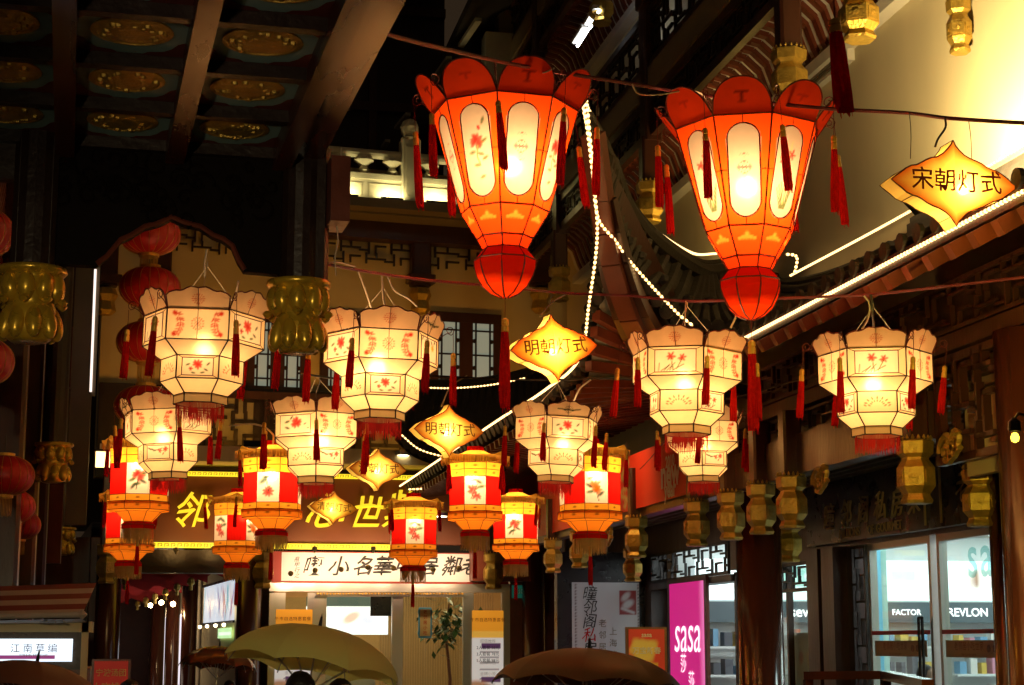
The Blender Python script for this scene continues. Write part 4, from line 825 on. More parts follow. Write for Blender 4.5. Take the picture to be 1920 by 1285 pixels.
# ---------------------------------------------------------------- pavilion overhead at the left: coffered ceiling, carved arch, lotus pendants
PVM = T(.875,10.05,.133)@RZ(R_(3))@Matrix.Scale(.93,4)  # whole pavilion shrunk about the camera point
PV = thing('pavilion','dark pavilion overhead with painted coffered ceiling and carved scalloped arch','pavilion',PVM)
def pv(mb,name,mt,parent=PV): return build(mb,name,mt,parent,world=False)
ZC = 5.00; M_['teal'] = mat('teal_ceiling_paint',(.24,.38,.37),.6,var=.3,vscale=3); M_['redorn'] = mat('red_ornament',(.13,.018,.012),.6)
M_['beamred'] = mat('varnished_beam',(.075,.016,.005),.28,var=.35,vscale=4,stretch=(1,.2,1))
xr = [-.31-.665*k for k in range(7)]; yr = [.02-.80*k for k in range(12)]
for i in range(6):
    for j in range(11):
        x0,x1,y0,y1 = xr[i+1]+.05,xr[i]-.05,yr[j+1]+.04,yr[j]-.04; cx,cyy = (x0+x1)/2,(y0+y1)/2
        o = pv(MB().box((x0,y0,ZC),(x1,y1,ZC+.03)),'ceiling_panel',M_['teal'])
        md = MB(); md.lathe([(.205,0),(.21,-.012),(.18,-.02),(.175,-.012),(.14,-.016),(.09,-.03),(0,-.034)],28,c=(cx,cyy,ZC)); rd = random.Random(i*9+j)
        for k in range(26): a = rd.uniform(0,6.28); q = .16*rd.random()**.5; md.lathe([(.022,0),(.016,-.018),(0,-.022)],6,c=(cx+q*math.cos(a),cyy+q*math.sin(a),ZC-.012))
        pv(md,'gilded_medallion',M_['gold'],o)
        for sx in (-1,1):
            for sy in (-1,1):
                qx,qy = cx+sx*(x1-x0)/2,cyy+sy*(y1-y0)/2; c_ = MB(); c_.add([(qx,qy,ZC-.006),(qx-sx*.23,qy,ZC-.006),(qx-sx*.19,qy-sy*.05,ZC-.006),(qx-sx*.11,qy-sy*.07,ZC-.006),(qx-sx*.07,qy-sy*.12,ZC-.006),(qx-sx*.04,qy-sy*.20,ZC-.006),(qx,qy-sy*.24,ZC-.006)],[(0,1,2,3,4,5,6)] if sx*sy<0 else [(6,5,4,3,2,1,0)]); pv(c_,'corner_ornament',M_['redorn'],o)
for x in xr: pv(MB().cbox((x-.055,yr[-1],ZC-.14),(x+.06,yr[0]+.02,ZC+.04),.012),'ceiling_beam',M_['beamred'])
for y in yr: pv(MB().box((xr[-1],y-.035,ZC-.075),(xr[0],y+.045,ZC+.035)),'cross_beam',M_['wood_black'])
pv(MB().box((xr[-1]-.2,yr[-1]-.2,ZC+.05),(-.05,.3,ZC+.12)),'roof_deck',M_['wood_black'])
ob = MB().cbox((-.235,-9,4.93),(-.06,-.05,5.18),.03); ob.box((-.059,-9,4.97),(-.045,-.05,5.05)); pv(ob,'eave_beam',M_['beamred']); pv(MB().cbox((-.30,-9,4.90),(-.25,-.05,5.08),.01),'inner_beam',M_['wood'])
pv(MB().box((-.045,-9,5.01),(-.03,-.05,5.06)),'eave_moulding',M_['redorn'])
# front: deep carved board with a scalloped lower edge
sx = [-1.75,-1.42,-1.36,-1.28,-1.22,-1.14,-1.05,-.98,-.90,-.80,-.72,-.66,-.60,-.56,-.52,-.24,0]
sz = [4.17,4.17,4.22,4.33,4.36,4.42,4.45,4.49,4.46,4.44,4.39,4.37,4.33,4.24,4.18,4.17,4.17]
sz = [z+.02 for z in sz]
cp = MB(); up_ = [(x,.05,5.02) for x in sx]; dn = [(x,.05,z) for x,z in zip(sx,sz)]; cp.loft(dn,up_); cp.loft([(x,.14,5.02) for x in sx],[(x,.14,z) for x,z in zip(sx,sz)]); cp.loft([(x,.14,z) for x,z in zip(sx,sz)],dn); M_['carved'] = mat('black_carved_wood',(.006,.003,.002),.8,var=.4,bump=.3,bscale=20,spec=.12); fb = pv(cp,'carved_board',M_['carved'])
ed = MB(); ed.tube([(x,.045,z+.012) for x,z in zip(sx[1:-2],sz[1:-2])],.016,5); pv(ed,'scalloped_moulding',M_['wood_red'],fb)
rd = random.Random(12)
for k in range(60):
    x = rd.uniform(-1.7,-.1); z = rd.uniform(4.5,4.9); s = MB(); r0 = rd.uniform(.04,.09); a0 = rd.uniform(0,6.28); s.tube([(x+r0*(1-i/16)*math.cos(a0+i*.5),.045,z+r0*(1-i/16)*math.sin(a0+i*.5)) for i in range(13)],.011,4); pv(s,'carved_scroll',M_['carved'],fb)
for x in (-.13,-1.80): pv(MB().cbox((x-.13,-.02,4.16),(x+.13,.20,5.02),.03),'corner_post',M_['wood_black'])
pv(MB().box((-.02,-.2,4.5),(.10,.12,4.92)),'corner_bracket',M_['wood_red']); pv(MB().box((-6,.05,4.7),(-1.93,.14,5.02)),'side_board',M_['wood_black'])
for x,r in ((-.175,.205),(-1.80,.212)): lotus((x,.07,3.70),r,.46,PV,4.2,PVM)
# loose wires stapled to the corner
lw_ = MB(); lw_.tube([(.055,-.1,5.0),(.06,-.06,4.8),(.03,-.06,4.6),(.05,-.065,4.4),(.03,-.07,4.3),(.04,-.06,4.18)],.004,4); pv(lw_,'stapled_wire',M_['cable_w'])

# little cone spotlights in front of the banner and under the fascia
for k,(u,v) in enumerate(((545,1076),(591,1070),(640,1068),(690,1064),(738,1066),(812,1068),(860,1066),(400,1030),(330,1032),(470,1032),(590,1030),(700,1030))):
    q = GBM@P(u,v,Y=24.25); aim = GBM@(P(u,v-6 if k<7 else v-70,Y=25)) - q
    t = thing('cone_spotlight','small cream cone spotlight, %s from the left %s'%(('first','second','third','fourth','fifth','sixth','seventh')[k] if k<7 else ('second','first','third','fourth','fifth')[k-7],'before the white banner' if k<7 else 'below the gold characters'),'spotlight',T(q)@aim.to_track_quat('-Z','Y').to_matrix().to_4x4(),'cone spotlights before the restaurant')
    m = MB().lathe([(.015,.10),(.02,.03),(.045,-.02),(.04,-.02),(.012,.02)],12); build(m,'cone',M_['cream'],t,world=False)
    d = bpy.data.lights.new('spot','SPOT'); d.energy = 24 if k<7 else 15; d.color = (1,.68,.40) if k<7 else (1,.55,.16); d.spot_size = R_(120); d.spot_blend = .9; d.shadow_soft_size = .05; link('lamp',d,t,T(0,0,-.03))

# pavilion column beside the viewer (out of view) that carries the added uplights
pv(MB().lathe([(.15,0),(.15,.25),(.12,.28),(.12,5.0)],20,c=(-2.85,-9.0,0)),'pavilion_column',M_['column'])
# =================================================================== LANTERNS
M_['paper_w'] = paper('white_lantern_paper', (1.0,0.81,0.60), 0.30, 0.12, 0.7)
M_['paper_o'] = paper('orange_lantern_silk', (1,1,1), 0.25, 0.12, 0.7)
M_['paper_y'] = paper('yellow_lantern_silk', (1,1,1), 0.25, 0.15, 0.65)
M_['paper_d'] = paper('sign_lantern_silk', (1,1,1), 0.25, 0.22, 0.55)
M_['fringe_r'] = paper('red_fringe', (0.60,0.03,0.03), 0.6, 0.1)
M_['fringe_y'] = mat('straw_fringe', (0.42,0.27,0.08), 0.7, var=0.3, vscale=30)
M_['fringe_g'] = paper('gold_fringe', (0.70,0.40,0.08), 0.55, 0.1)

def face_quad(n, Ra, za, Rb, zb):
    """lower-left, lower-right, upper-left, upper-right of the face that looks to -Y (a lower, b upper)"""
    h = math.pi/n; c, s = math.cos(h), math.sin(h)
    return (-Ra*s,-Ra*c,za), (Ra*s,-Ra*c,za), (-Rb*s,-Rb*c,zb), (Rb*s,-Rb*c,zb)
def plain_panel(n, rings, col, name, sub=4):
    vs = []; h = math.pi/n; c, s = math.cos(h), math.sin(h)
    for R, z in rings:
        for i in range(sub+1): u = i/sub*2-1; vs.append((R*s*u, -R*c, z))
    k = sub+1; fs = [(j*k+i, j*k+i+1, (j+1)*k+i+1, (j+1)*k+i) for j in range(len(rings)-1) for i in range(sub)]
    me = bpy.data.meshes.new(name); me.from_pydata(vs, [], fs); me.update(); return setpaint(me, col)
def ring_pts(n, R, z): return [Vector((R*math.sin(math.pi/n*(2*k-1)), -R*math.cos(math.pi/n*(2*k-1)), z)) for k in range(n)]
def spiral(r0, z0, ext, turns=1.35, rad=0.03, rise=0.05):
    """scroll hook in the plane x (outwards) / z; returns points and the hanging point"""
    pts = [(r0 + ext*.5*t, 0, z0 + rise*math.sin(t*1.4)) for t in (0,.25,.5,.75,1)]
    cx, cz = r0 + ext*.5 + rad*.2, z0 + rise + rad*.6
    for k in range(15):
        a = -1.2 + 2*math.pi*turns*k/14; q = rad*(1.05 - .75*k/14); pts.append((cx + q*math.cos(a)+rad*.2, 0, cz + q*math.sin(a)))
    return pts, (cx + rad*1.0, cz - rad*.4)
def strands(R, z0, z1, n, jit, seed, poly=None, w=0.5):
    """hanging threads round a ring (poly: number of sides)"""
    rd = random.Random(seed); mb = MB()
    for k in range(n):
        a = 2*math.pi*k/n; q = R
        if poly: b = (a + math.pi/poly) % (2*math.pi/poly) - math.pi/poly; q = R*math.cos(math.pi/poly)/math.cos(b)
        x, y = q*math.sin(a), -q*math.cos(a); tx, ty = math.cos(a), math.sin(a); hw = math.pi*R/n*w
        dz = rd.uniform(0, jit); dx = rd.uniform(-1, 1)*hw*1.6; sl = rd.uniform(-.01, .012)
        zm = z0 + (z1-z0)*.55
        mb.add([(x-tx*hw,y-ty*hw,z0),(x+tx*hw,y+ty*hw,z0),(x+tx*hw+tx*dx*.4,y+ty*hw+ty*dx*.4,zm),(x-tx*hw+tx*dx*.4,y-ty*hw+ty*dx*.4,zm),
                (x+tx*(dx+hw*.5)+sl*math.sin(a),y+ty*(dx+hw*.5)-sl*math.cos(a),z1+dz),(x+tx*(dx-hw*.5)+sl*math.sin(a),y+ty*(dx-hw*.5)-sl*math.cos(a),z1+dz)],
               [(0,1,2,3),(3,2,4,5)])
    return mb
def tassel_meshes(tag_, L, r, cord):
    rd = random.Random(3)
    body = MB(); n = 18
    prof = [(r*.55,0),(r*.62,-L*.06),(r*.75,-L*.2),(r*.92,-L*.55),(r*1.0,-L*.85),(r*.95,-L)]
    body.lathe(prof, n, mod=lambda j,k: (1.0 if (k%2)==0 else 0.80)*rd.uniform(.93,1.07))
    for k in range(n):
        i = 5*n+k; body.v[i].z -= rd.uniform(-.02,.05)*L*2
    for k in range(9):
        a = rd.uniform(0,6.28); q = r*rd.uniform(.5,1.05); body.tube([(q*.8*math.cos(a),q*.8*math.sin(a),-L*.8),(q*math.cos(a),q*math.sin(a),-L*rd.uniform(1.0,1.13))],.0014,3)
    band = MB(); band.lathe([(r*.30,.055),(r*.62,.045),(r*.66,.02),(r*.55,.012),(r*.66,.004),(r*.68,-.028),(r*.58,-.034)],12)
    cd = MB(); cd.tube([(0,0,.05),(0.002,0,.05+cord*.5),(0,0,.05+cord)],.0022,5)
    return body.mesh(tag_+'_body'), band.mesh(tag_+'_band'), cd.mesh(tag_+'_cord')
TS = {'w': tassel_meshes('small', .27, .026, .14), 'o': tassel_meshes('mid', .40, .030, .22), 'x': tassel_meshes('long', .50, .040, .15), 'y': tassel_meshes('thin', .24, .024, .06)}
CORD = {'w': .14, 'o': .22, 'x': .15, 'y': .06}
def tassel(parent, kind, loc, tilt=(0,0), sy=1.0):
    b, g, c = TS[kind]
    M = T(loc) @ RX(tilt[0]) @ RY(tilt[1]) @ T(0,0,-(CORD[kind]+.05)) @ Matrix.Diagonal((1,1,sy,1))
    o = link('tassel', b, parent, M, M_['red']); link('gold_band', g, o, None, M_['goldband']); link('cord', c, o, None, M_['redwire']); return o

# ---------------------------------------------------------------- white six-sided palace lantern
WR = [(.375,0),(.375,-.19),(.255,-.27),(.255,-.41),(.165,-.49),(.165,-.545)]
def paint_A(w_, h_, kind):
    p = Paint(58, 30, (1,.92,.74), w_/h_); col = (0.62,0.035,0.012)
    if kind == 'up':
        motif(p, .19, .5, .36, col, 1); motif(p, .81, .5, .36, col, -1); motif(p, .5, .5, .20, col, 0)
    else: motif(p, .5, .5, .36, col, 2)
    return p
def paint_B(w_, h_, seed):
    p = Paint(58, 32, (1,.90,.68), w_/h_); x0, y0 = .13, .11
    p.rect(x0, y0, 1-x0, 1-y0, (1,.97,.93)); rd = random.Random(seed); a = seed % 5
    if a == 0:
        flower(p,.52,.56,.22,RED_,11,seed); leaf(p,.30,.62,.13,.3); leaf(p,.30,.36,.12,-.3,DGRN_); leaf(p,.40,.78,.10,.9,DGRN_); leaf(p,.73,.5,.07,.5,PINK_); leaf(p,.80,.32,.06,.2)
    elif a == 1:
        for k in range(6): p.line([(.2+.05*k,.16),(.28+.06*k+rd.uniform(-.1,.1),.30+rd.uniform(0,.15))],.018,DGRN_,.8)
        flower(p,.42,.66,.15,RED_,6,seed); flower(p,.62,.60,.13,RED_,6,seed+1); p.line([(.42,.6),(.46,.2)],.015,GRN_); p.line([(.62,.55),(.52,.2)],.015,GRN_)
    elif a == 2:
        for k in range(5): leaf(p,.22+.14*k,.82-.05*(k%2),.10,rd.uniform(-1,1),(GRN_,DGRN_)[k%2])
        flower(p,.45,.42,.15,ORG_,7,seed); flower(p,.68,.60,.13,(.85,.5,.06),7,seed+2); p.line([(.3,.8),(.45,.45)],.012,DGRN_)
    elif a == 3:
        p.line([(.16,.75),(.4,.6),(.62,.72)],.03,(.12,.10,.09),.8)
        for k in range(4): leaf(p,.2+.06*k,.72-.04*k,.10,rd.uniform(-1.2,1.2),(.10,.12,.10))
        flower(p,.55,.58,.13,PINK_,6,seed); flower(p,.73,.66,.15,RED_,7,seed+3); leaf(p,.66,.4,.09,1.0,PINK_)
    else:
        flower(p,.5,.60,.20,RED_,9,seed); flower(p,.34,.40,.10,PINK_,6,seed+1)
        for x,y,an in ((.27,.58,.4),(.70,.36,-.5),(.62,.24,.2),(.75,.62,.8),(.4,.22,-.2)): leaf(p,x,y,.10,an,(GRN_,DGRN_)[int(x*10)%2])
    return p
PETAL_H = [0.0,.60,.72,.78,.82,.80,.84,.93,.99,.97,.94,.97,.99,.93,.84,.80,.82,.78,.72,.60,0.0][1:-1]
def petal_mesh(seed, n_side=6, R=.375, H=.145, flare=R_(24)):
    w_ = 2*R*math.sin(math.pi/n_side); nx, ny = len(PETAL_H), 12
    p = Paint(nx*3-2, ny*2, (.88,.70,.52), 2.4); motif(p, .5, .48, .24, ((.62,.035,.012),(.03,.05,.02),(.6,.04,.03))[seed%3], 0)
    if seed % 3 == 1: p.line([(.25,.6),(.4,.45),(.5,.5),(.6,.42),(.76,.62)],.045,(.03,.05,.02),.9)
    A = R*math.cos(math.pi/n_side); vs = []
    for j in range(p.ny):
        v = j/(p.ny-1)
        for i in range(p.nx):
            u = i/(p.nx-1); h = np.interp(u*(nx-1), range(nx), PETAL_H)*H*v
            x = (u-.5)*w_*(.97 + .10*v*(1-abs(2*u-1)**4*.4)); out = h*math.sin(flare)
            vs.append((x, -A-out, h*math.cos(flare)))
    fs = [(j*p.nx+i, j*p.nx+i+1, (j+1)*p.nx+i+1, (j+1)*p.nx+i) for j in range(p.ny-1) for i in range(p.nx-1)]
    me = bpy.data.meshes.new('petal'); me.from_pydata(vs, [], fs); me.update(); setpaint(me, p.c.reshape(-1,3))
    e = [vs[j*p.nx] for j in range(p.ny)] + [vs[(p.ny-1)*p.nx+i] for i in range(p.nx)] + [vs[j*p.nx+p.nx-1] for j in range(p.ny-1,-1,-1)]
    t = MB(); t.tube(e, .0045, 5)
    mid = [vs[j*p.nx+p.nx//2] for j in range(p.ny)]; t.tube([Vector(q)+Vector((0,-.002,0)) for q in mid], .0020, 4)
    return me, t.mesh('petal_trim')
WM_ = {}
q = face_quad(6,*WR[1],*WR[0]); WM_['A'] = grid(paint_A(.375,.19,'up'),*q,name='upper_panel_cut',bulge=.004)
for s in range(5): WM_['B%d'%s] = grid(paint_B(.375,.19,s),*q,name='upper_panel_painted',bulge=.004)
q = face_quad(6,*WR[3],*WR[2]); WM_['a'] = grid(paint_A(.255,.14,'low'),*q,name='lower_panel_cut',bulge=.003)
for s in range(5): WM_['b%d'%s] = grid(paint_B(.255,.14,s+1),*q,name='lower_panel_painted',bulge=.003)
WM_['t1'] = plain_panel(6,[WR[2],WR[1]],(1,.92,.74),'taper_panel'); WM_['t2'] = plain_panel(6,[WR[4],WR[3]],(1,.90,.70),'lower_taper_panel')
WM_['r'] = plain_panel(6,[WR[5],WR[4]],(.80,.72,.48),'ring_panel')
PET = [petal_mesh(s) for s in range(3)]
def white_frame():
    mb = MB(); rings = [ring_pts(6,R,z) for R,z in WR]
    for i, rg in enumerate(rings):
        for k in range(6): mb.tube([rg[k],rg[(k+1)%6]],.0042,5)
    for k in range(6): mb.tube([rg[k] for rg in rings],.0052,5)
    return mb
def inset_frame(R1,z1,R0,z0,x0=.13,y0=.11):
    A,B,C,D = [Vector(v) for v in face_quad(6,R1,z1,R0,z0)]; o = Vector((0,-.005,0)); mb = MB()
    pt = lambda u,v: (A*(1-u)+B*u)*(1-v)+(C*(1-u)+D*u)*v+o
    c = [pt(x0,y0),pt(1-x0,y0),pt(1-x0,1-y0),pt(x0,1-y0)]
    for i in range(4): mb.tube([c[i],c[(i+1)%4]],.0030,4)
    for a,b in zip(c,(A,B,D,C)): mb.tube([a,b],.0022,4)
    return mb.mesh('inset_frame')
def centre_seam(R1,z1,R0,z0):
    h = math.cos(math.pi/6); mb = MB(); mb.tube([(0,-R1*h-.006,z1),(0,-R0*h-.006,z0)],.0020,4); return mb.mesh('seam')
WM_['frame'] = white_frame().mesh('wire_frame'); WM_['I'] = inset_frame(*WR[1],*WR[0]); WM_['i'] = inset_frame(*WR[3],*WR[2]); WM_['S'] = centre_seam(*WR[1],*WR[0])
WM_['fringe'] = plain(strands(.160,-.545,-.665,120,.03,5,6,.62),'fringe',(1,1,1))
hp, WHANG = spiral(.375,.0,.12); hk = MB(); hk.tube(hp,.0030,5); WM_['hook'] = hk.mesh('hook')
hg = MB()
for k in range(3): a = 2*math.pi*k/3; hg.tube([(.30*math.sin(a),-.30*math.cos(a),0),(0,0,.33)],.0022,4)
hg.tube([(0,0,.33),(0,0,.36)],.004,5); WM_['hang'] = hg.mesh('hanger')
rgb = MB(); rgb.tube([(-.36,0,-.02),(.36,0,-.02)],.003,4); rgb.tube([(0,-.3,-.02),(0,.3,-.02)],.003,4); rgb.tube([(0,0,-.02),(0,0,-.13)],.005,5); WM_['socket'] = rgb.mesh('lamp_holder')
def white_lantern(u, v, d, turn, first, label, power=11.0, seed=0, drop=.05):
    c = P(u, v, d=d); face = math.atan2(c.x, c.y)                     # turn the front face to the viewer, then by 'turn'
    root = thing('white_palace_lantern', label, 'lantern', T(c) @ RY(R_(random.Random(seed*7).uniform(-2,2))) @ RZ(-face + R_(turn)), 'white six-sided palace lanterns')
    rd = random.Random(seed)
    link('wire_frame', WM_['frame'], root, None, M_['brownwire']); link('lamp_holder', WM_['socket'], root, None, M_['brownwire'])
    for k in range(6):
        M = RZ(k*math.pi/3); A = (k + first) % 2 == 0
        if A:
            o = link('upper_panel', WM_['A'], root, M, M_['paper_w']); link('seam', WM_['S'], o, None, M_['brownwire'])
            o = link('lower_panel', WM_['b%d'%rd.randrange(5)], root, M, M_['paper_w']); link('inset_frame', WM_['i'], o, None, M_['redwire'])
        else:
            o = link('upper_panel', WM_['B%d'%rd.randrange(5)], root, M, M_['paper_w']); link('inset_frame', WM_['I'], o, None, M_['redwire'])
            link('lower_panel', WM_['a'], root, M, M_['paper_w'])
        link('taper_panel', WM_['t1'], root, M, M_['paper_w']); link('lower_taper_panel', WM_['t2'], root, M, M_['paper_w']); link('ring_panel', WM_['r'], root, M, M_['paper_w'])
        pm, tm = PET[0 if A else rd.choice((0,1,2))]; o = link('petal', pm, root, M @ RX(R_(rd.uniform(-2,2))), M_['paper_w']); link('petal_trim', tm, o, None, M_['redwire'])
        a = math.pi/6 + k*math.pi/3 - math.pi/2; Mh = RZ(a)
        h = link('hook', WM_['hook'], root, Mh, M_['redwire'])
        L = Mh @ Vector((WHANG[0],0,WHANG[1])); tassel(root,'w',L,(R_(rd.gauss(0,3)),R_(rd.gauss(2,2.5))),rd.uniform(.9,1.12))
    stuff(link('fringe', WM_['fringe'], root, RZ(rd.random()), M_['fringe_r'])); link('hanger', WM_['hang'], root, None, M_['cable_w'])
    bulb(root, (rd.uniform(-.05,.05), rd.uniform(-.06,.02), -.175), power*1.08); return root
WL = [  # u, v (centre of the top edge), depth, turn, first, label
 (384, 597, 10.9,  -7, 0, 'large white palace lantern right of the scalloped arch, pink lotus on lower front'),
 (716, 633, 11.4,   8, 0, 'bright white palace lantern left of the window, right beside the gilded lotus pendant'),
 (315, 776, 14.5, -20, 0, 'white palace lantern lowest on the left, in front of the red globe string'),
 (593, 782, 14.2, -30, 1, 'white palace lantern with one corner towards the viewer, above the green umbrella'),
 (1288, 665, 11.8, -13, 1, 'white palace lantern just below the right orange lantern, overlapping a smaller one'),
 (1317, 796, 16.4, -32, 1, 'smaller white palace lantern half hidden below another, beside the red banner'),
 (1044, 789, 15.4, 17, 1, 'white palace lantern under the roof corner, between two yellow lanterns'),
 (1640, 667, 11.7,  2, 1, 'rightmost white palace lantern, alone before the dark gallery'),
]
for i,(u,v,d,t,f,lb) in enumerate(WL): white_lantern(u,v,d,t,f,lb,seed=i+11,power=(5.6,9.0,7.0,9.5,8.5,7.8,8.0,8.0)[i])
# bottom tassels under two of them
# ---------------------------------------------------------------- orange eight-sided lantern
OR = [(.50,0),(.30,-.70),(.19,-.88),(.15,-.955),(.21,-1.03),(.207,-1.08),(.188,-1.14),(.152,-1.205),(.095,-1.258),(.03,-1.285)]
ORANGE = (.80,.062,.005); DEEP = (.98,.06,.006)
def orange_face(seed):
    h = math.pi/8; w1, w0, H = 2*.5*math.sin(h), 2*.3*math.sin(h), .70; nx, ny = 40, 74
    p = Paint(nx, ny, ORANGE, .31/.70); V, U = p.V, p.U
    X = (U-.5)*(w0+(w1-w0)*V); Yc = (V-.495)*H; hw = .088 + .034*(V); hl = .297
    dy = np.maximum(np.abs(Yc)-(hl-hw), 0); m = (np.sqrt(X**2+dy**2) < hw); inside = m.astype(float)
    p.put(inside, (.31,.25,.20)); c0 = p.c.copy()
    if seed % 2 == 0: 
        motif(p,.5,.52,.056,(.36,.02,.02),0); motif(p,.5,.61,.04,(.36,.02,.02),0); motif(p,.5,.43,.04,(.36,.02,.02),0)
        for dx in (-.12,.12): p.blob(.5+dx,.52,.02,.02,0,PINK_,.8)
    elif seed % 4 == 1:
        flower(p,.48,.58,.066,(.40,.015,.012),11,seed); p.line([(.5,.54),(.46,.44),(.52,.36)],.007,GRN_)
        for x,y,a in ((.66,.58,.5),(.36,.48,.2),(.56,.46,-.3),(.66,.42,.4),(.44,.36,0),(.55,.25,.3),(.66,.76,1.2)): leaf(p,x,y,.036,a,(.06,.07,.02))
        p.blob(.56,.70,.014,.022,.3,RED_)
    else:
        for k in range(9): p.line([(.45+.02*k,.16),(.3+.06*k,.34+.03*(k%3))],.006,(.05,.07,.02),.95)
        p.line([(.55,.2),(.5,.5),(.58,.78)],.005,(.3,.3,.12)); flower(p,.42,.60,.05,(.40,.015,.012),5,seed); flower(p,.60,.66,.045,(.40,.015,.012),5,seed+1); flower(p,.55,.5,.035,(.40,.015,.012),4,seed+2)
    p.c = c0*(1-inside[...,None]) + p.c*inside[...,None]
    me = grid(p,*face_quad(8,*OR[1],*OR[0]),name='main_panel',bulge=.004)
    # window outline
    A,B,C,D = [Vector(v) for v in face_quad(8,*OR[1],*OR[0])]; pts = []
    for k in range(48):
        a = 2*math.pi*k/48; sx, sy = math.cos(a), math.sin(a)
        hwm = .088+.034*(.5+.5*sy); x = hwm*sx; y = math.copysign(hl-hwm,sy)+hwm*sy if abs(sy)>.02 else 0
        v = y/H+.495; wv = w0+(w1-w0)*v; uu = x/wv+.5
        pts.append((A*(1-uu)+B*uu)*(1-v)+(C*(1-uu)+D*uu)*v+Vector((0,-.006,0)))
    t = MB(); t.tube(pts+[pts[0]],.0052,4,False)
    md = lambda v: (A+B)/2*(1-v)+(C+D)/2*v+Vector((0,-.005,0))
    t.tube([md(0),md(.072)],.0026,4); t.tube([md(.918),md(1)],.0026,4)
    return me, t.mesh('window_trim')
OF = [orange_face(s) for s in range(4)]
p = Paint(20,20,(.85,.055,.005),1.2)
for dx,dy,r in ((0,.0,.12),(-.14,-.03,.09),(.14,-.03,.09),(-.26,-.06,.07),(.26,-.06,.07),(0,.1,.08)): p.blob(.5+dx,.62+dy,r,r*.8,0,(.30,.22,.03),.8)
OLOW = grid(p,*face_quad(8,*OR[2],*OR[1]),name='lower_panel',bulge=.006)
ONECK = plain_panel(8,[OR[3],OR[2]],(.85,.045,.005),'neck_panel'); OFLARE = plain_panel(8,[OR[4],OR[3]],DEEP,'flare_panel')
ODOME = plain_panel(8,OR[4:][::-1],DEEP,'dome_panel')
def orange_petal(seed):
    w_ = 2*.5*math.sin(math.pi/8)*1.02; H = .26; A = .5*math.cos(math.pi/8); nx, ny = 25, 16; fl = R_(37); p = Paint(nx,ny,(.80,.055,.010),1.4)
    motif(p,.5,.55,.15,(.16,.015,.008) if seed==0 else (.50,.03,.012),0)
    if seed==0: motif(p,.5,.36,.09,(.16,.015,.008),0)
    vs = []
    for j in range(ny):
        v = j/(ny-1)
        for i in range(nx):
            u = i/(nx-1)*2-1; h = H*v*(max(0,1-abs(u)**2.6)**.5*.82+.18*(1-u*u)); vs.append((u*w_/2*(1+.16*math.sin(v*2.4)*(1-abs(u)**6)), -A-h*math.sin(fl), h*math.cos(fl)))
    fs = [(j*nx+i,j*nx+i+1,(j+1)*nx+i+1,(j+1)*nx+i) for j in range(ny-1) for i in range(nx-1)]
    me = bpy.data.meshes.new('petal'); me.from_pydata(vs,[],fs); me.update(); setpaint(me,p.c.reshape(-1,3))
    t = MB(); t.tube([vs[(ny-1)*nx+i] for i in range(nx)],.006,5); return me, t.mesh('petal_trim')
OP = [orange_petal(0),orange_petal(1)]
fr = MB(); rings = [ring_pts(8,R,z) for R,z in OR]
for i in (0,1,2,3,4):
    for k in range(8): fr.tube([rings[i][k],rings[i][(k+1)%8]],.0058,5)
mid = ring_pts(8,.40,-.35)
for k in range(8):
    fr.tube([rg[k] for rg in rings],.0058,5)
    a,b = mid[k],mid[(k+1)%8]; fr.tube([a,a.lerp(b,.16)],.003,4); fr.tube([b,b.lerp(a,.16)],.003,4)
OFR = fr.mesh('wire_frame')
hp, OHANG = spiral(.50,.02,.16,1.4,.045,.07); hk = MB(); hk.tube(hp,.0042,5); OHK = hk.mesh('hook')
def orange_lantern(u, v, d, turn, first, label, seed):
    c = P(u,v,d=d); face = math.atan2(c.x,c.y); root = thing('orange_petal_lantern',label,'lantern',T(c)@RZ(-face+R_(turn)),'orange petal-topped lanterns'); rd = random.Random(seed)
    link('wire_frame',OFR,root,None,M_['redwire'])
    for k in range(8):
        M = RZ(k*math.pi/4); s = (k+first)%2; f = OF[0] if s==0 else OF[1 if seed%2 else 3]
        o = link('main_panel',f[0],root,M,M_['paper_o']); link('window_trim',f[1],o,None,M_['redwire'])
        link('lower_panel',OLOW if s==0 or seed%2 else OLOW,root,M,M_['paper_o']); link('neck_panel',ONECK,root,M,M_['paper_o']); link('flare_panel',OFLARE,root,M,M_['paper_o']); link('dome_panel',ODOME,root,M,M_['paper_o'])
        pm,tm = OP[s]; o = link('petal',pm,root,M,M_['paper_o']); link('petal_trim',tm,o,None,M_['redwire'])
        Mh = RZ(math.pi/8+k*math.pi/4-math.pi/2); link('hook',OHK,root,Mh,M_['redwire'])
        tassel(root,'o',Mh@Vector((OHANG[0],0,OHANG[1])),(R_(rd.gauss(0,2.5)),R_(rd.gauss(-2,3))),rd.uniform(.9,1.15))
    tassel(root,'x',(0,0,-1.285),(0,0),1.05)
    x = MB(); x.tube([(-.48,0,0),(.48,0,0)],.004,4); x.tube([(0,0,0),(0,0,-.33)],.005,5); build(x,'lamp_holder',M_['redwire'],root,world=False)
    bulb(root,(0,-.10,-.40),42,(1,.60,.25),.06); return root
orange_lantern(947,213,11.97,16.5,0,'big orange lantern with petal crown, left one of two',1)
orange_lantern(1400,251,11.9,-3,0,'big orange lantern with petal crown, right one before the white wall',2)
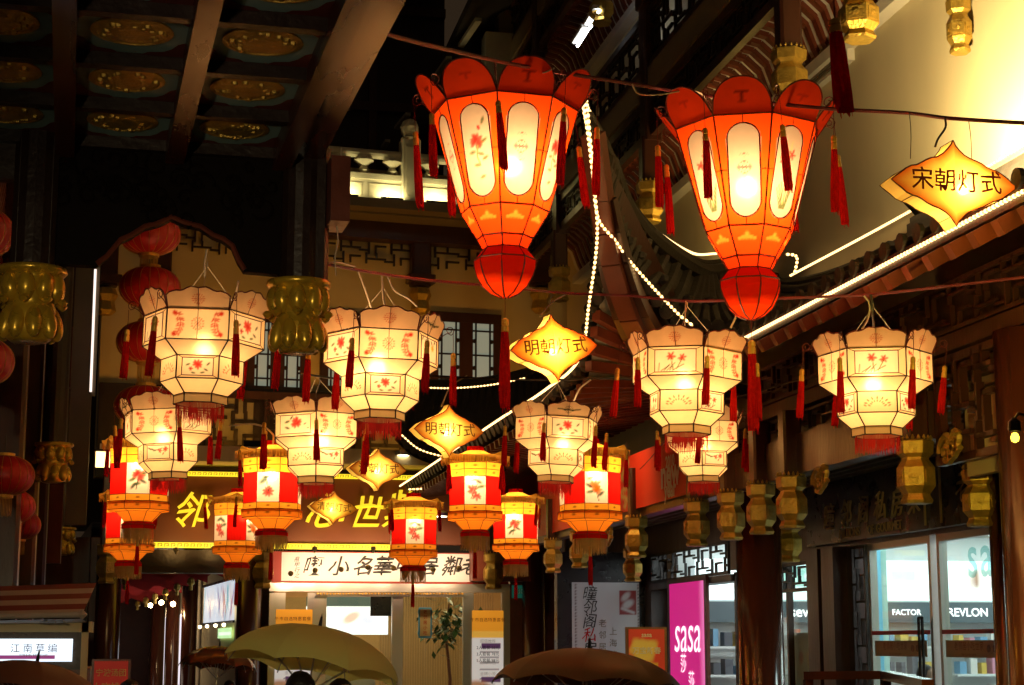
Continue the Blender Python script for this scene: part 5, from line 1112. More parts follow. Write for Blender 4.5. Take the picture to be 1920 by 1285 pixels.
# ---------------------------------------------------------------- yellow eight-sided lantern
YEL = (1.0,.50,.045); YD = (1.0,.36,.03)
YR = [(.17,-.48),(.17,-.44),(.14,-.41),(.235,-.315),(.318,-.30),(.318,-.22),(.30,-.22),(.30,-.155),(.30,.15),(.31,.225),(.31,.30)]
def yband(i,j,col,name,mot=True):
    p = Paint(16,10,col,2.5)
    if mot:
        p.blob(.5,.5,.22,.18,0,(.18,.05,.01),.8); p.rect(.3,.0,.7,.35,col,.9)
    return grid(p,*face_quad(8,*YR[i],*YR[j]),name=name)
def ymain(seed):
    p = Paint(26,36,(1,.96,.90),.75); rd = random.Random(seed)
    if seed==9:
        p = Paint(26,12,(.80,.013,.008),.75)
        for k in range(13): p.rect(k/13,0,k/13+.03,1,(.55,.006,.006),.7)
    elif seed==0: flower(p,.5,.62,.20,RED_,11,1); [leaf(p,x,y,.12,a,(GRN_,DGRN_)[k%2]) for k,(x,y,a) in enumerate(((.25,.45,.4),(.7,.4,-.5),(.45,.32,.2),(.3,.25,.9),(.75,.66,.3)))]; p.line([(.5,.5),(.42,.15)],.015,DGRN_)
    elif seed==1: flower(p,.36,.52,.17,PINK_,9,2); flower(p,.56,.30,.15,PINK_,8,3); [leaf(p,x,y,.15,a,(GRN_,DGRN_)[k%2]) for k,(x,y,a) in enumerate(((.4,.85,.4),(.65,.8,-.5),(.75,.62,.2)))]; p.line([(.6,.7),(.3,.2)],.012,DGRN_)
    elif seed==2: flower(p,.45,.55,.17,ORG_,9,4); flower(p,.55,.42,.14,ORG_,8,5); [leaf(p,x,y,.12,a,(GRN_,DGRN_)[k%2]) for k,(x,y,a) in enumerate(((.28,.8,.4),(.2,.55,-.5),(.25,.36,.2),(.7,.3,.7)))]; p.line([(.5,.4),(.6,.08)],.012,DGRN_)
    else: flower(p,.5,.35,.17,RED_,9,6); leaf(p,.3,.72,.18,.7,(.03,.14,.10)); leaf(p,.42,.84,.12,.2,DGRN_); p.line([(.4,.75),(.55,.3)],.012,DGRN_)
    return grid(p,*face_quad(8,*YR[7],*YR[8]),name='silk_panel')
YM = [ymain(s) for s in range(4)]; YRED = ymain(9)
YB = {'top':yband(9,10,YEL,'top_band'),'neckband':yband(8,9,YEL,'upper_band'),'low':yband(6,7,YEL,'lower_band'),'skirt':yband(4,5,YD,'skirt_band'),
      'bowl':plain_panel(8,[YR[2],YR[3]],YD,'bowl_panel'),'red':plain_panel(8,[YR[0],YR[1],YR[2]],(.75,.02,.01),'red_band'),'shelf':plain_panel(8,[YR[3],YR[4]],YD,'shelf_panel')}
def yroof():
    n = 8; vs = []; sub = 6; rg = [(.10,.445),(.16,.415),(.24,.388),(.32,.370),(.405,.372)]
    for R,z in rg:
        for k in range(n*sub):
            a = 2*math.pi*k/(n*sub); b = (a+math.pi/n)%(2*math.pi/n)-math.pi/n; qq = R*math.cos(math.pi/n)/math.cos(b)
            up = (abs(math.cos(2*(a)))**0)*0; cor = max(0,math.cos(4*(a-math.pi/8-math.pi/8)))**6 if R>.25 else 0
            vs.append((qq*(1+.05*cor)*math.sin(a),-qq*(1+.05*cor)*math.cos(a),z+.035*cor*(R-.2)/.17))
    m = n*sub; fs = [(j*m+k,j*m+(k+1)%m,(j+1)*m+(k+1)%m,(j+1)*m+k) for j in range(len(rg)-1) for k in range(m)]
    me = bpy.data.meshes.new('silk_roof'); me.from_pydata(vs,[],fs); me.update(); setpaint(me,(1.0,.55,.07)); return me
YROOF = yroof(); YCAP = MB().lathe([(.06,.44),(.098,.44),(.098,.49),(.06,.49)],8,math.pi/8).mesh('red_cap')
YFR = plain(strands(.398,.372,.285,150,.02,8,8,.75),'roof_fringe',(1,1,1)); YF2 = strands(.168,-.48,-.635,96,.02,9,8,.85).mesh('bottom_fringe')
f = MB(); rings = [ring_pts(8,R,z) for R,z in YR]
for rg in rings[1:]:
    for k in range(8): f.tube([rg[k],rg[(k+1)%8]],.003,4)
for k in range(8): f.tube([rg[k] for rg in rings],.0032,4)
YFRM = f.mesh('wire_frame')
def yellow_lantern(u,v,d,turn,pic,label,power,seed):
    c = P(u,v+5,d=d); face = math.atan2(c.x,c.y); root = thing('yellow_palace_lantern',label,'lantern',T(c)@RZ(-face+R_(turn)),'yellow and red silk lanterns'); rd = random.Random(seed)
    link('wire_frame',YFRM,root,None,M_['redwire']); link('silk_roof',YROOF,root,None,M_['paper_y']); link('red_cap',YCAP,root,None,M_['red'])
    for k in range(8):
        M = RZ(k*math.pi/4)
        link('silk_panel',YM[(pic+k//2)%4] if k%2==0 else YRED,root,M,M_['paper_y'])
        for nm,key in (('top_band','top'),('upper_band','neckband'),('lower_band','low'),('skirt_band','skirt'),('bowl_panel','bowl'),('red_band','red'),('shelf_panel','shelf')): link(nm,YB[key],root,M,M_['paper_y'])
    stuff(link('roof_fringe',YFR,root,None,M_['fringe_g'])); stuff(link('bottom_fringe',YF2,root,None,M_['fringe_y']))
    for k in range(4):
        a = math.pi/4+k*math.pi/2; tassel(root,'y',(.42*math.sin(a),-.42*math.cos(a),.41),(R_(rd.gauss(0,3)),R_(rd.gauss(0,3))),1.2)
    tassel(root,'y',(0,0,-.50),(0,0),1.25)
    hg = MB(); hg.tube([(0,0,.49),(0,0,.62)],.004,5); hg.tube([(0,0,.49),(0,0,.12)],.005,5); build(hg,'lamp_holder',M_['brownwire'],root,world=False)
    bulb(root,(rd.uniform(-.05,.05),-.04,.14),power,(1,.60,.25),.05); return root
YL = [(511,912,17.9,-9,3,'yellow lantern with red strips, above and left of the banner, green leaf panel',11),
 (891,918,18.9,0,1,'yellow lantern with red cap in front of the LED-edged roof, pink blossoms',11),
 (775,994,21.9,4,1,'lower yellow lantern covering the middle of the white calligraphy banner',7.5),
 (967,984,22.5,-4,0,'yellow lantern at the right end of the calligraphy banner, brightly glowing',11),
 (1106,913,17.0,13,2,'yellow lantern below the white one, orange flower, beside the red banner',9.5),
 (446,987,21.4,42,2,'yellow lantern with a red strip to the front, right of the gold character',7.5),
 (262,896,17.3,-3,0,'leftmost upper yellow lantern with a big red peony panel',9.5),
 (243,982,21.0,2,3,'leftmost lower yellow lantern next to the gilded bracket of the alley',7.5)]
for i,(u,v,d,t,pic,lb,pw) in enumerate(YL): yellow_lantern(u,v,d,t,pic,lb,pw*1.15,i)
# ---------------------------------------------------------------- diamond-shaped sign lanterns
QD = [(0,1),(.035,.90),(.09,.79),(.17,.68),(.27,.60),(.36,.555),(.45,.50),(.53,.425),(.60,.37),(.68,.345),(.77,.28),(.85,.185),(.92,.10),(1,0)]
def outline(a, b):
    q1 = [(x,y) for x,y in QD]; o = q1[:-1] + [(x,-y) for x,y in q1[::-1]][:-1] + [(-x,-y) for x,y in q1][:-1] + [(-x,y) for x,y in q1[::-1]][:-1]
    return [(x*a,y*b) for x,y in o]
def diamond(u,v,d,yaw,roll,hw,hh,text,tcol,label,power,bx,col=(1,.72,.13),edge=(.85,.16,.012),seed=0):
    c = P(u,v,d=d); face = math.atan2(c.x,c.y); root = thing('diamond_sign_lantern',label,'sign lantern',T(c)@RZ(-face+R_(yaw))@RY(R_(roll)),'diamond-shaped sign lanterns')
    o = outline(hw,hh); n = len(o); dp = .075; rd = random.Random(seed); o = [(x*(1+rd.uniform(-.012,.012)),y*(1+rd.uniform(-.02,.02))) for x,y in o]
    for side,nm in ((-1,'front_panel'),(1,'back_panel')):
        vs = []; cs = []; K = 12
        for j in range(K+1):
            t = j/K
            for x,y in o:
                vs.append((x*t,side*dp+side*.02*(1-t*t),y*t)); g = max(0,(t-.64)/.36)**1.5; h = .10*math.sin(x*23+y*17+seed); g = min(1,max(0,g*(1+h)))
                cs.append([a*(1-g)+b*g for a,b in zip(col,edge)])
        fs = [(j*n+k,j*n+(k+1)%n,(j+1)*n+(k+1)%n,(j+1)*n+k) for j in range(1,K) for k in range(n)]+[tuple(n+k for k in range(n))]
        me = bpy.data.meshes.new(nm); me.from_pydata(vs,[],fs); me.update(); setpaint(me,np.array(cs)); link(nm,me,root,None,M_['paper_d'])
    for q in range(4):
        ids = [(q*(len(QD)-1)+k)%n for k in range(len(QD))]; A = [Vector((o[i][0],-dp,o[i][1])) for i in ids]; B = [Vector((o[i][0],dp,o[i][1])) for i in ids]
        link('side_panel',plain(MB().loft(A,B),'side_panel',(1,.78,.22)),root,None,M_['paper_d'])
    t = MB()
    for y in (-dp,dp): t.tube([(x,y,z) for x,z in o]+[(o[0][0],y,o[0][1])],.0045,4,False)
    for i in range(0,n,(len(QD)-1)//2+1): t.tube([(o[i][0],-dp,o[i][1]),(o[i][0],dp,o[i][1])],.003,4)
    build(t,'wire_frame',mat('burnt_edge_wire',(.12,.025,.008),.6),root,world=False)
    me = letters(text,hw*.36,.0008,.006,spacing=1.02,brush=.014); link('lettering',me,root,T(.0,-dp-.026,0)@RX(math.pi/2),mat('sign_ink',tcol,.6))
    bulb(root,(bx,-.015,-.02),power,(1,.64,.28),.035); return root
BR = (.10,.035,.010)
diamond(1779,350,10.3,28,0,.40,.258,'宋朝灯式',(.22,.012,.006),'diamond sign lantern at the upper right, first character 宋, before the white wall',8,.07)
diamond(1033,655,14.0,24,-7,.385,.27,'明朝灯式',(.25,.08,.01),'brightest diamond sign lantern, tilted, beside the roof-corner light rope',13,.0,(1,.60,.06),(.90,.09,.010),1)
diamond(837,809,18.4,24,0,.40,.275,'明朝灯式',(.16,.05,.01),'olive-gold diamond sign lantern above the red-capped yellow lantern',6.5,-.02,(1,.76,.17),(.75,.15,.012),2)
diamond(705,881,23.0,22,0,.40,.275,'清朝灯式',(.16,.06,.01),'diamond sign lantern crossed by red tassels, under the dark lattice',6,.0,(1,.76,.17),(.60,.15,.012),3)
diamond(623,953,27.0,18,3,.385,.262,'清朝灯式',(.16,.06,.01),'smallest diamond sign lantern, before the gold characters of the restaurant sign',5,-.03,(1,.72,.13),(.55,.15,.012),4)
# ---------------------------------------------------------------- red globe lanterns
M_['globe'] = mat('red_globe_silk',(.52,.012,.006),.45,var=.15,vscale=6)
GL = MB(); prof = [(.26*math.cos(a)**.8 if abs(math.cos(a))>1e-6 else 0,.175*math.sin(a)) for a in [(-80+10*k)*math.pi/180 for k in range(17)]]
GL.lathe(prof,40,mod=lambda j,k: 1.0 if k%2 else .975); GLM = GL.mesh('globe')
for p_ in GLM.polygons: p_.use_smooth = True
RB = MB()
for k in range(20):
    a = 2*math.pi*k/20; RB.tube([(r*1.003*math.cos(a),r*1.003*math.sin(a),z) for r,z in prof],.0022,3,False)
RIB = RB.mesh('ribs'); GC = MB().lathe([(.06,-.02),(.085,-.02),(.085,.02),(.06,.02)],16).mesh('collar'); GFR = plain(strands(.075,0,-.17,36,.01,2),'fringe',(1,1,1))
def globe(c, s, label, nm=('globes hung along the left eave')):
    root = thing('red_globe_lantern',label,'lantern',T(c)@Matrix.Scale(s,4),nm)
    o = link('globe',GLM,root,None,M_['globe']); link('ribs',RIB,o,None,M_['goldband'])
    link('collar',GC,root,T(0,0,.175),M_['goldband']); link('collar',GC,root,T(0,0,-.175),M_['goldband']); stuff(link('fringe',GFR,root,T(0,0,-.19),M_['fringe_g']))
    h = MB(); h.tube([(0,0,.17),(0,0,.36)],.004,4); build(h,'cord',M_['cable_d'],root,world=False); return root
for u,v,d,s,lb in ((-48,436,11.6,1.0,'red globe lantern at the left edge, upper one of two'),(-44,678,12.0,.98,'red globe lantern at the left edge, lower one of two'),
                   (8,892,14.5,.95,'largest of the three low red globes at the left'),(18,950,17.0,.95,'middle one of the three low red globes at the left'),(36,985,19.5,.92,'farthest, lowest of the three red globes at the left')): globe(P(u,v,d=d),s,lb)
for u,v,lb in ((281,440,'top red globe of the string, cut off by the scalloped arch'),(281,540,'second red globe of the string, behind the large white lantern'),(276,642,'third red globe of the string, mostly behind the white lantern'),(272,762,'lowest red globe of the string behind the white lanterns')): globe(P(u,v,d=15.6),1.05,lb,'string of red globes behind the white lanterns')
# =================================================================== LIGHT ROPES, CABLES, FLOODLIGHTS
def rope(pts, label, n=None, step=.052, r=.014, M=None):
    M = M or Matrix.Identity(4); pts = [M@Vector(p) for p in pts]; L = sum((b-a).length for a,b in zip(pts,pts[1:])); n = n or max(8,int(L/step))
    t = thing('light_rope',label,'light rope',T(pts[0]),'warm light ropes along the roofs'); d = dense(pts,n)
    s = MB(); s.tube(d,r*.62,5); build(s,'sleeve',M_['ropeclear'],t)
    b = MB()
    for i in range(0,n-1):
        a,c = d[i],d[i+1]; b.tube([a.lerp(c,.18),a.lerp(c,.35),a.lerp(c,.65),a.lerp(c,.82)],[r*.6,r,r,r*.6],6)
    stuff(build(b,'glowing_beads',M_['bead'],t)); return t
G = GBM; dv = lambda p,x=-.10,y=-.26,z=.04: (p[0]+x,p[1]+y,p[2]+z)
rope([(4.035,5.0,4.075),(4.035,8,4.075),(4.035,10,4.075),(4.035,12.95,4.078)],'long straight light rope along the near eave of the gallery roof',M=G)
loop = [dv(p) for p in [(4.02,13.42,4.46),(3.56,13.1,4.78),(3.40,12.95,4.91),(3.225,12.8,5.05),(3.13,12.6,5.48),(3.05,12.42,5.84)]]
rope([dv((4.15,13.42,4.36))]+loop+[(2.98,12.35,5.92),(2.96,12.3,5.86),(3.02,12.38,5.70)],'light rope climbing from behind a white lantern to the upswept roof tip',M=G)
rope([dv(p,-.11,-.27,.04) for p in E_[:6]]+[dv(p,-.12,-.04,.02) for p in E_[6:]],'light rope down the swept eave and away beneath the tilted diamond sign',M=G)
rope([(x-.10,y-.10,z+.17) for x,y,z in H_[0:7]],'light rope on the curved hip ridge against the white wall',M=G)
rope([(6.0,16.2,5.52),(6.0,13.4,5.47),(6.0,9.0,5.47)],'light rope along the top of the tiled roof beside the white wall',M=G)
rope([P(1473,477,d=14),P(1494,481,d=14),P(1490,513,d=14)],'short bent light rope right of the orange lantern',M=G)
rope([P(u,v,d=24.0) for u,v in ((793,727),(850,728),(920,722),(985,709))],'sagging light rope over the porch ridge below the window',M=G)
rope([P(u,v,d=22.6) for u,v in ((752,815),(785,842),(832,857))],'short light rope beside the lower diamond sign lantern',M=G)
rope([P(u,v,d=23.4) for u,v in ((765,918),(800,915),(845,895))],'thin light rope behind the yellow lanterns above the banner',M=G,r=.016)
def cable(pts, mt, r, label, grp='cables strung between the roofs', n=60, extra=()):
    t = thing('overhead_cable',label,'cable',T(pts[0]),grp); d = dense(pts,n); m = MB(); m.tube(d,r,6); build(m,'cable',mt,t)
    for e in extra: mm = MB(); mm.tube(dense(e[0],24),e[2],5); build(mm,'drop_wire',e[1],t)
    return t
W1 = [P(690,50,d=9.2),P(738,68,d=9.6),P(860,98,d=10.6),P(1000,128,d=11.5),P(1150,152,d=11.7),P(1330,180,d=11.7),P(1540,203,d=11.3),P(1700,212,d=10.8),P(1780,222,d=10.3),P(1990,235,d=9.5)]
cable(W1,M_['cable'],.013,'thick dark red cable carrying the two orange lanterns',extra=(
 ([P(1000,128,d=11.5),P(970,150,d=11.9),P(947,172,d=11.97)],M_['cable_d'],.004),([P(1185,158,d=11.7),P(1195,175,d=11.7),P(1235,178,d=11.6),P(1290,170,d=11.6),P(1320,180,d=11.7),P(1338,212,d=11.7)],M_['cable_w'],.006),
 ([P(1000,128,d=11.5),P(1015,137,d=11.5),P(1040,128,d=11.5)],M_['cable_w'],.006),
 ([P(1772,220,d=10.3),P(1773,238,d=10.3),P(1758,262,d=10.3),P(1753,276,d=10.3)],M_['cable_d'],.007),([P(1705,212,d=10.6),P(1708,250,d=10.4),P(1707,298,d=10.3)],M_['cable_d'],.0025),([P(1816,226,d=10.2),P(1820,255,d=10.2),P(1822,300,d=10.3)],M_['cable_d'],.0025)))
W2 = [P(600,493,d=10.6),P(680,508,d=11.2),P(790,524,d=11.6),P(940,538,d=12.2),P(1060,550,d=12.8),P(1180,555,d=12.4),P(1290,565,d=11.9),P(1400,562,d=11.8),P(1560,556,d=11.7),P(1640,552,d=11.6),P(1920,520,d=10.6)]
cable(W2,M_['cable'],.010,'dark red cable carrying the middle row of white lanterns',extra=(
 ([P(1620,555,d=11.6),P(1630,570,d=11.6),P(1628,595,d=11.6),P(1616,618,d=11.6)],M_['cable_w'],.006),([P(1633,553,d=11.6),P(1636,590,d=11.6),P(1638,612,d=11.7)],M_['cable_d'],.010),
 ([P(1373,565,d=11.8),P(1380,590,d=11.8),P(1370,615,d=11.8)],M_['cable_w'],.007),([P(1286,565,d=11.9),P(1284,600,d=11.8),P(1284,615,d=11.8)],M_['cable_w'],.005),
 ([P(1064,550,d=12.8),P(1035,568,d=13.2),P(1012,594,d=13.9)],M_['cable_w'],.007),([P(716,513,d=11.4),P(718,560,d=11.4),P(724,582,d=11.4)],M_['cable_w'],.005),
 ([P(670,505,d=11.2),P(685,545,d=11.3),P(697,582,d=11.4)],M_['cable_w'],.005),([P(725,515,d=11.4),P(740,545,d=11.4),P(765,560,d=11.4),P(782,575,d=11.4)],M_['cable_w'],.006),([P(600,497,d=10.6),P(630,492,d=10.8),P(665,500,d=11.1)],M_['cable_w'],.006)))
W3 = [P(560,700,d=13.8),P(650,712,d=14.2),P(800,705,d=15.5),P(960,712,d=15.2),P(1075,712,d=15.3),P(1180,712,d=15.6),P(1330,750,d=16.2),P(1500,712,d=14.6)]
cable(W3,M_['cable_d'],.009,'dark cable carrying the far white lanterns',extra=(([P(1108,712,d=15.3),P(1088,728,d=15.3),P(1075,755,d=15.4)],M_['cable_w'],.008),([P(875,705,d=17),P(845,725,d=17.6),P(828,762,d=18.3)],M_['cable_w'],.008),([P(602,712,d=14),P(593,735,d=14.2),P(593,745,d=14.2)],M_['cable_d'],.005)))
cable([P(430,798,d=17),P(480,796,d=17.3),P(512,815,d=17.8),P(512,832,d=17.9)],M_['cable_w'],.010,'pale cable ending above the left yellow lantern')
cable([P(388,468,d=10.9),P(384,495,d=10.9),P(384,520,d=10.9)],M_['cable_w'],.006,'twisted white wire holding the large left lantern',n=12,extra=(([P(447,527,d=10.4),P(443,550,d=10.6),P(434,574,d=10.8)],M_['cable_w'],.007),))
cable([P(1200,880,d=19),P(1320,770,d=15),P(1500,710,d=14)],M_['cable_d'],.004,'thin dark wire slanting across the gallery',n=14)
# floodlights washing the white wall, standing on the tiled roof
def flood(p, aim, label, e, col, ang=100, size=.25):
    p = Vector(p); d = (Vector(aim)-p); q = d.to_track_quat('-Z','Y').to_matrix().to_4x4()
    t = thing('wall_floodlight',label,'floodlight',T(p)@q,'floodlights on roofs and columns')
    h = MB().box((-.2,-.14,.02),(.2,.14,.12)); h.box((-.03,-.20,.0),(.03,-.14,.10)); build(h,'housing',M_['black'],t,world=False)
    l = bpy.data.lights.new('floodlight','SPOT'); l.energy = e; l.color = col; l.spot_size = R_(ang); l.spot_blend = .8; l.shadow_soft_size = size; link('lamp',l,t,T(0,0,-.02)); return t
flood(G@Vector((5.3,11.5,5.15)),G@Vector((6.2,11.6,6.1)),'floodlight on the tiled roof behind the upper right diamond sign, washing the white wall',640,(1,.72,.30),165,.12)
flood(G@Vector((5.75,17.6,5.75)),G@Vector((6.2,18.6,6.9)),'floodlight hidden behind the curved hip ridge, washing the wall',140,(1,.68,.22),150)
def tube_lamp(a,b,label,r=.025,mt=None):
    t = thing('fluorescent_tube',label,'lamp',T(a),'fluorescent tubes in the top gallery'); m = MB(); m.tube([a,b],r,8); build(m,'tube',mt or M_['tube'],t); d = (Vector(b)-Vector(a)); h = MB(); h.beam(Vector(a)+Vector((-.05,0,.06)),Vector(b)+Vector((-.05,0,.06)),.10,.06); build(h,'housing',M_['white'],t)
tube_lamp(P(1124,20,d=26.5),P(1106,52,d=27.2),'upper one of two fluorescent tubes under the top gallery roof'); tube_lamp(P(1102,56,d=27.3),P(1083,86,d=28.0),'lower one of two fluorescent tubes under the top gallery roof')
# soffit of the top gallery next to the tubes
M_c = G; CUR[0] = G
sfx = MB(); a = [P(u,v,d=23.0) for u,v in ((1060,128),(1075,115),(1090,108),(1108,112))]
CUR[0] = Matrix.Identity(4)
YLp = thing('gallery_spot_lamp','small bright yellow spot lamp on the right column','lamp',T(P(1903,820,d=8.9)))
m = MB(); m.lathe([(.0,-.03),(.018,-.02),(.022,.0),(.014,.02),(.0,.025)],12); build(m,'lens',glow('yellow_lens',(1,.80,.06),3.0),YLp,world=False); m = MB().lathe([(.012,.10),(.03,.08),(.034,.035),(.030,.03),(.012,.03)],12); m.tube([(0,0,.09),(.05,.05,.13),(.14,.10,.12)],.008,6); build(m,'housing',M_['black'],YLp,world=False); d_ = bpy.data.lights.new('spot','SPOT'); d_.energy = 95; d_.color = (1,.80,.15); d_.spot_size = R_(125); d_.spot_blend = .6; d_.shadow_soft_size = .04
aim = P(1740,860,d=12.0)-P(1903,820,d=8.9); link('lamp',d_,YLp,T(aim.normalized()*.09)@aim.to_track_quat('-Z','Y').to_matrix().to_4x4())
# =================================================================== STREET LEVEL: kiosk, stands, umbrellas, people
KS = thing('straw_goods_kiosk','kiosk with striped awning and blue-white light-box sign at lower left','kiosk',T(-1.2,14.2,0))
a = P(-60,1198,d=13); b = P(135,1198,d=13); zb = P(135,1241,d=13).z
kb = lambda mb,n,mt,p=KS: build(mb,n,mt,p)
kb(MB().box((a.x-1.2,a.y+.06,.0),(b.x+.12,a.y+2.0,1.72)),'counter',M_['wood_red']); kb(MB().box((a.x-1.2,a.y+.04,zb-.06),(b.x+.06,a.y+.5,a.z+.05)),'sign_case',M_['wood_black'])
kb(MB().box((a.x-1.2,a.y+.02,a.z+.05),(b.x+.13,a.y+.5,a.z+.13)),'fascia',M_['cream']); kb(MB().box((b.x+.06,a.y+.02,.5),(b.x+.11,a.y+.08,a.z+.13)),'corner_post',M_['cream'])
pm = Paint(80,24,(.66,.78,.88),4.5); pm.rect(.28,.12,.86,.30,(.16,.02,.10)); build(grid(pm,(a.x-.1,a.y,zb),(b.x,a.y,zb),(a.x-.1,a.y,a.z),name='sheet'),'light_box_sheet',attrmat('kiosk_light_box',.4,1.15),KS)
cx = P(75,1218,d=13).x; zc = P(75,1217,d=13).z; sign_text('江南草编',.072,facing((cx-.05,a.y-.006,zc),(1,0,0)),mat('purple_ink',(.16,.03,.10),.5),KS,spacing=1.5); sign_text('STRAW ARTICLES',.026,facing((cx-.05,a.y-.006,P(75,1229,d=13).z),(1,0,0)),M_['white'],KS,bold=.02)
z0,z1 = P(100,1165,d=12.6).z,P(100,1115,d=13.2).z; A = [(a.x-1.2,a.y-.35,z0-.06),(b.x-.02,a.y-.35,z0+.03),(b.x+.10,a.y-.30,z0+.12)]
aw = MB(); n=10
M_['aw_red'] = mat('maroon_canvas',(.20,.035,.035),.7,var=.2); M_['aw_white'] = mat('pale_canvas',(.50,.45,.40),.7,var=.15); M_['aw_tan'] = mat('tan_canvas',(.30,.20,.09),.7,var=.2)
s0 = [Vector((a.x-1.2,a.y-.45,z0)),Vector((b.x+.08,a.y-.45,z0+.05))]; s1 = [Vector((a.x-1.2,a.y+.5,z1+.02)),Vector((b.x+.14,a.y+.4,z1+.10))]
for k in range(6):
    q = lambda t: (s0[0].lerp(s1[0],t),s0[1].lerp(s1[1],t)); l0,l1 = q(k/6),q((k+1)/6); mm = MB().loft([l0[0],l0[1]],[l1[0],l1[1]]); kb(mm,'awning_stripe',M_['aw_red'] if k%2 else M_['aw_white'])
kb(MB().loft([s0[0]-Vector((0,0,.03)),s0[1]-Vector((0,0,.03))],[Vector((a.x-1.2,a.y+.02,a.z+.12)),Vector((b.x+.1,a.y+.02,a.z+.12))]),'awning_lining',M_['aw_tan']); t_ = MB(); t_.tube([s0[0],s0[1]],.022,8); t_.lathe([(0,-.04),(.04,0),(0,.04)],8,c=tuple(s0[1])); kb(t_,'awning_rod',M_['aw_white'])
for k in range(3): m = MB(); m.beam((b.x-.05-.06*k,a.y-.4,z0),(b.x-.15-.07*k,a.y+.03,a.z+.12),.012,.012); kb(m,'awning_brace',M_['aw_white'])
def easel(u0,v0,u1,d,label,rows,tcol,paintf,tilt=0):
    p = P((u0+u1)/2,v0,d=d); w_ = (u1-u0)/FPX*d; t = thing('easel_poster',label,'poster stand',T(p.x,p.y,0)@RZ(-math.atan2(p.x,p.y)+R_(tilt)),'red easel posters'); top = p.z; h = .75
    lb_ = lambda mb,n,mt: build(mb,n,mt,t,world=False)
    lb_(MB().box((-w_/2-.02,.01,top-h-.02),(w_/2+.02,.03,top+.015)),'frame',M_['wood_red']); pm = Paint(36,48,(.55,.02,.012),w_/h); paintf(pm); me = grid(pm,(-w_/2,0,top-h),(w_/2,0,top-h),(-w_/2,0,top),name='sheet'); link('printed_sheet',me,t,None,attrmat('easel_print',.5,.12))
    for k,(s,z,sz) in enumerate(rows): me = letters(s,sz,bold=.02); link('lettering',me,t,T(0,-.006,top-z)@RX(math.pi/2),tcol)
    for sx in (-1,1): m = MB(); m.tube([(sx*w_*.4,.03,top-h),(sx*w_*.5,.05,0)],.015,6); lb_(m,'leg',M_['steel'])
    m = MB(); m.tube([(0,.04,top-.3),(0,.5,0)],.015,6); lb_(m,'leg',M_['steel'])
GT = mat('gold_print',(.70,.50,.12),.5); WT = mat('white_print',(.75,.65,.62),.5)
easel(178,1240,240,13.4,'red poster with pale characters beside the kiosk',(('宁波汤团',.09,.058),('小吃排行',.20,.07)),GT,lambda p: p)
def dragon(p):
    for k in range(18): p.blob(.18+.028*k,.80+.06*math.sin(k*.9),.06,.04,k,(.62,.40,.06),.8)
    p.rect(.12,.60,.80,.70,(.55,.28,.02)); p.rect(.15,.46,.86,.57,(.72,.50,.10)); p.rect(.15,.515,.86,.525,(.3,.1,.02))
easel(1178,1180,1246,12.2,'tilted red poster with gold dragon beside the magenta panel',(('sasa',.04,.045),('万宝新春',.15,.05)),WT,dragon,10)
# handrail in front of the shop
HR = thing('brown_handrail','low brown wooden handrail in front of the shop doors','railing',T(P(1600,1268,d=12.5).x,P(1600,1268,d=12.5).y,0)); a_,b_,c_ = P(1515,1267,d=13.2),P(1660,1266,d=12.4),P(1740,1283,d=11.2)
m = MB(); m.beam(a_,b_,.08,.06); build(m,'rail',M_['column'],HR); m = MB(); m.beam(b_,c_,.08,.06); build(m,'rail',M_['column'],HR)
for p in (a_,b_,c_): m = MB(); m.beam((p.x,p.y,0),(p.x,p.y,p.z-.03),.06,.06); build(m,'post',M_['column'],HR)
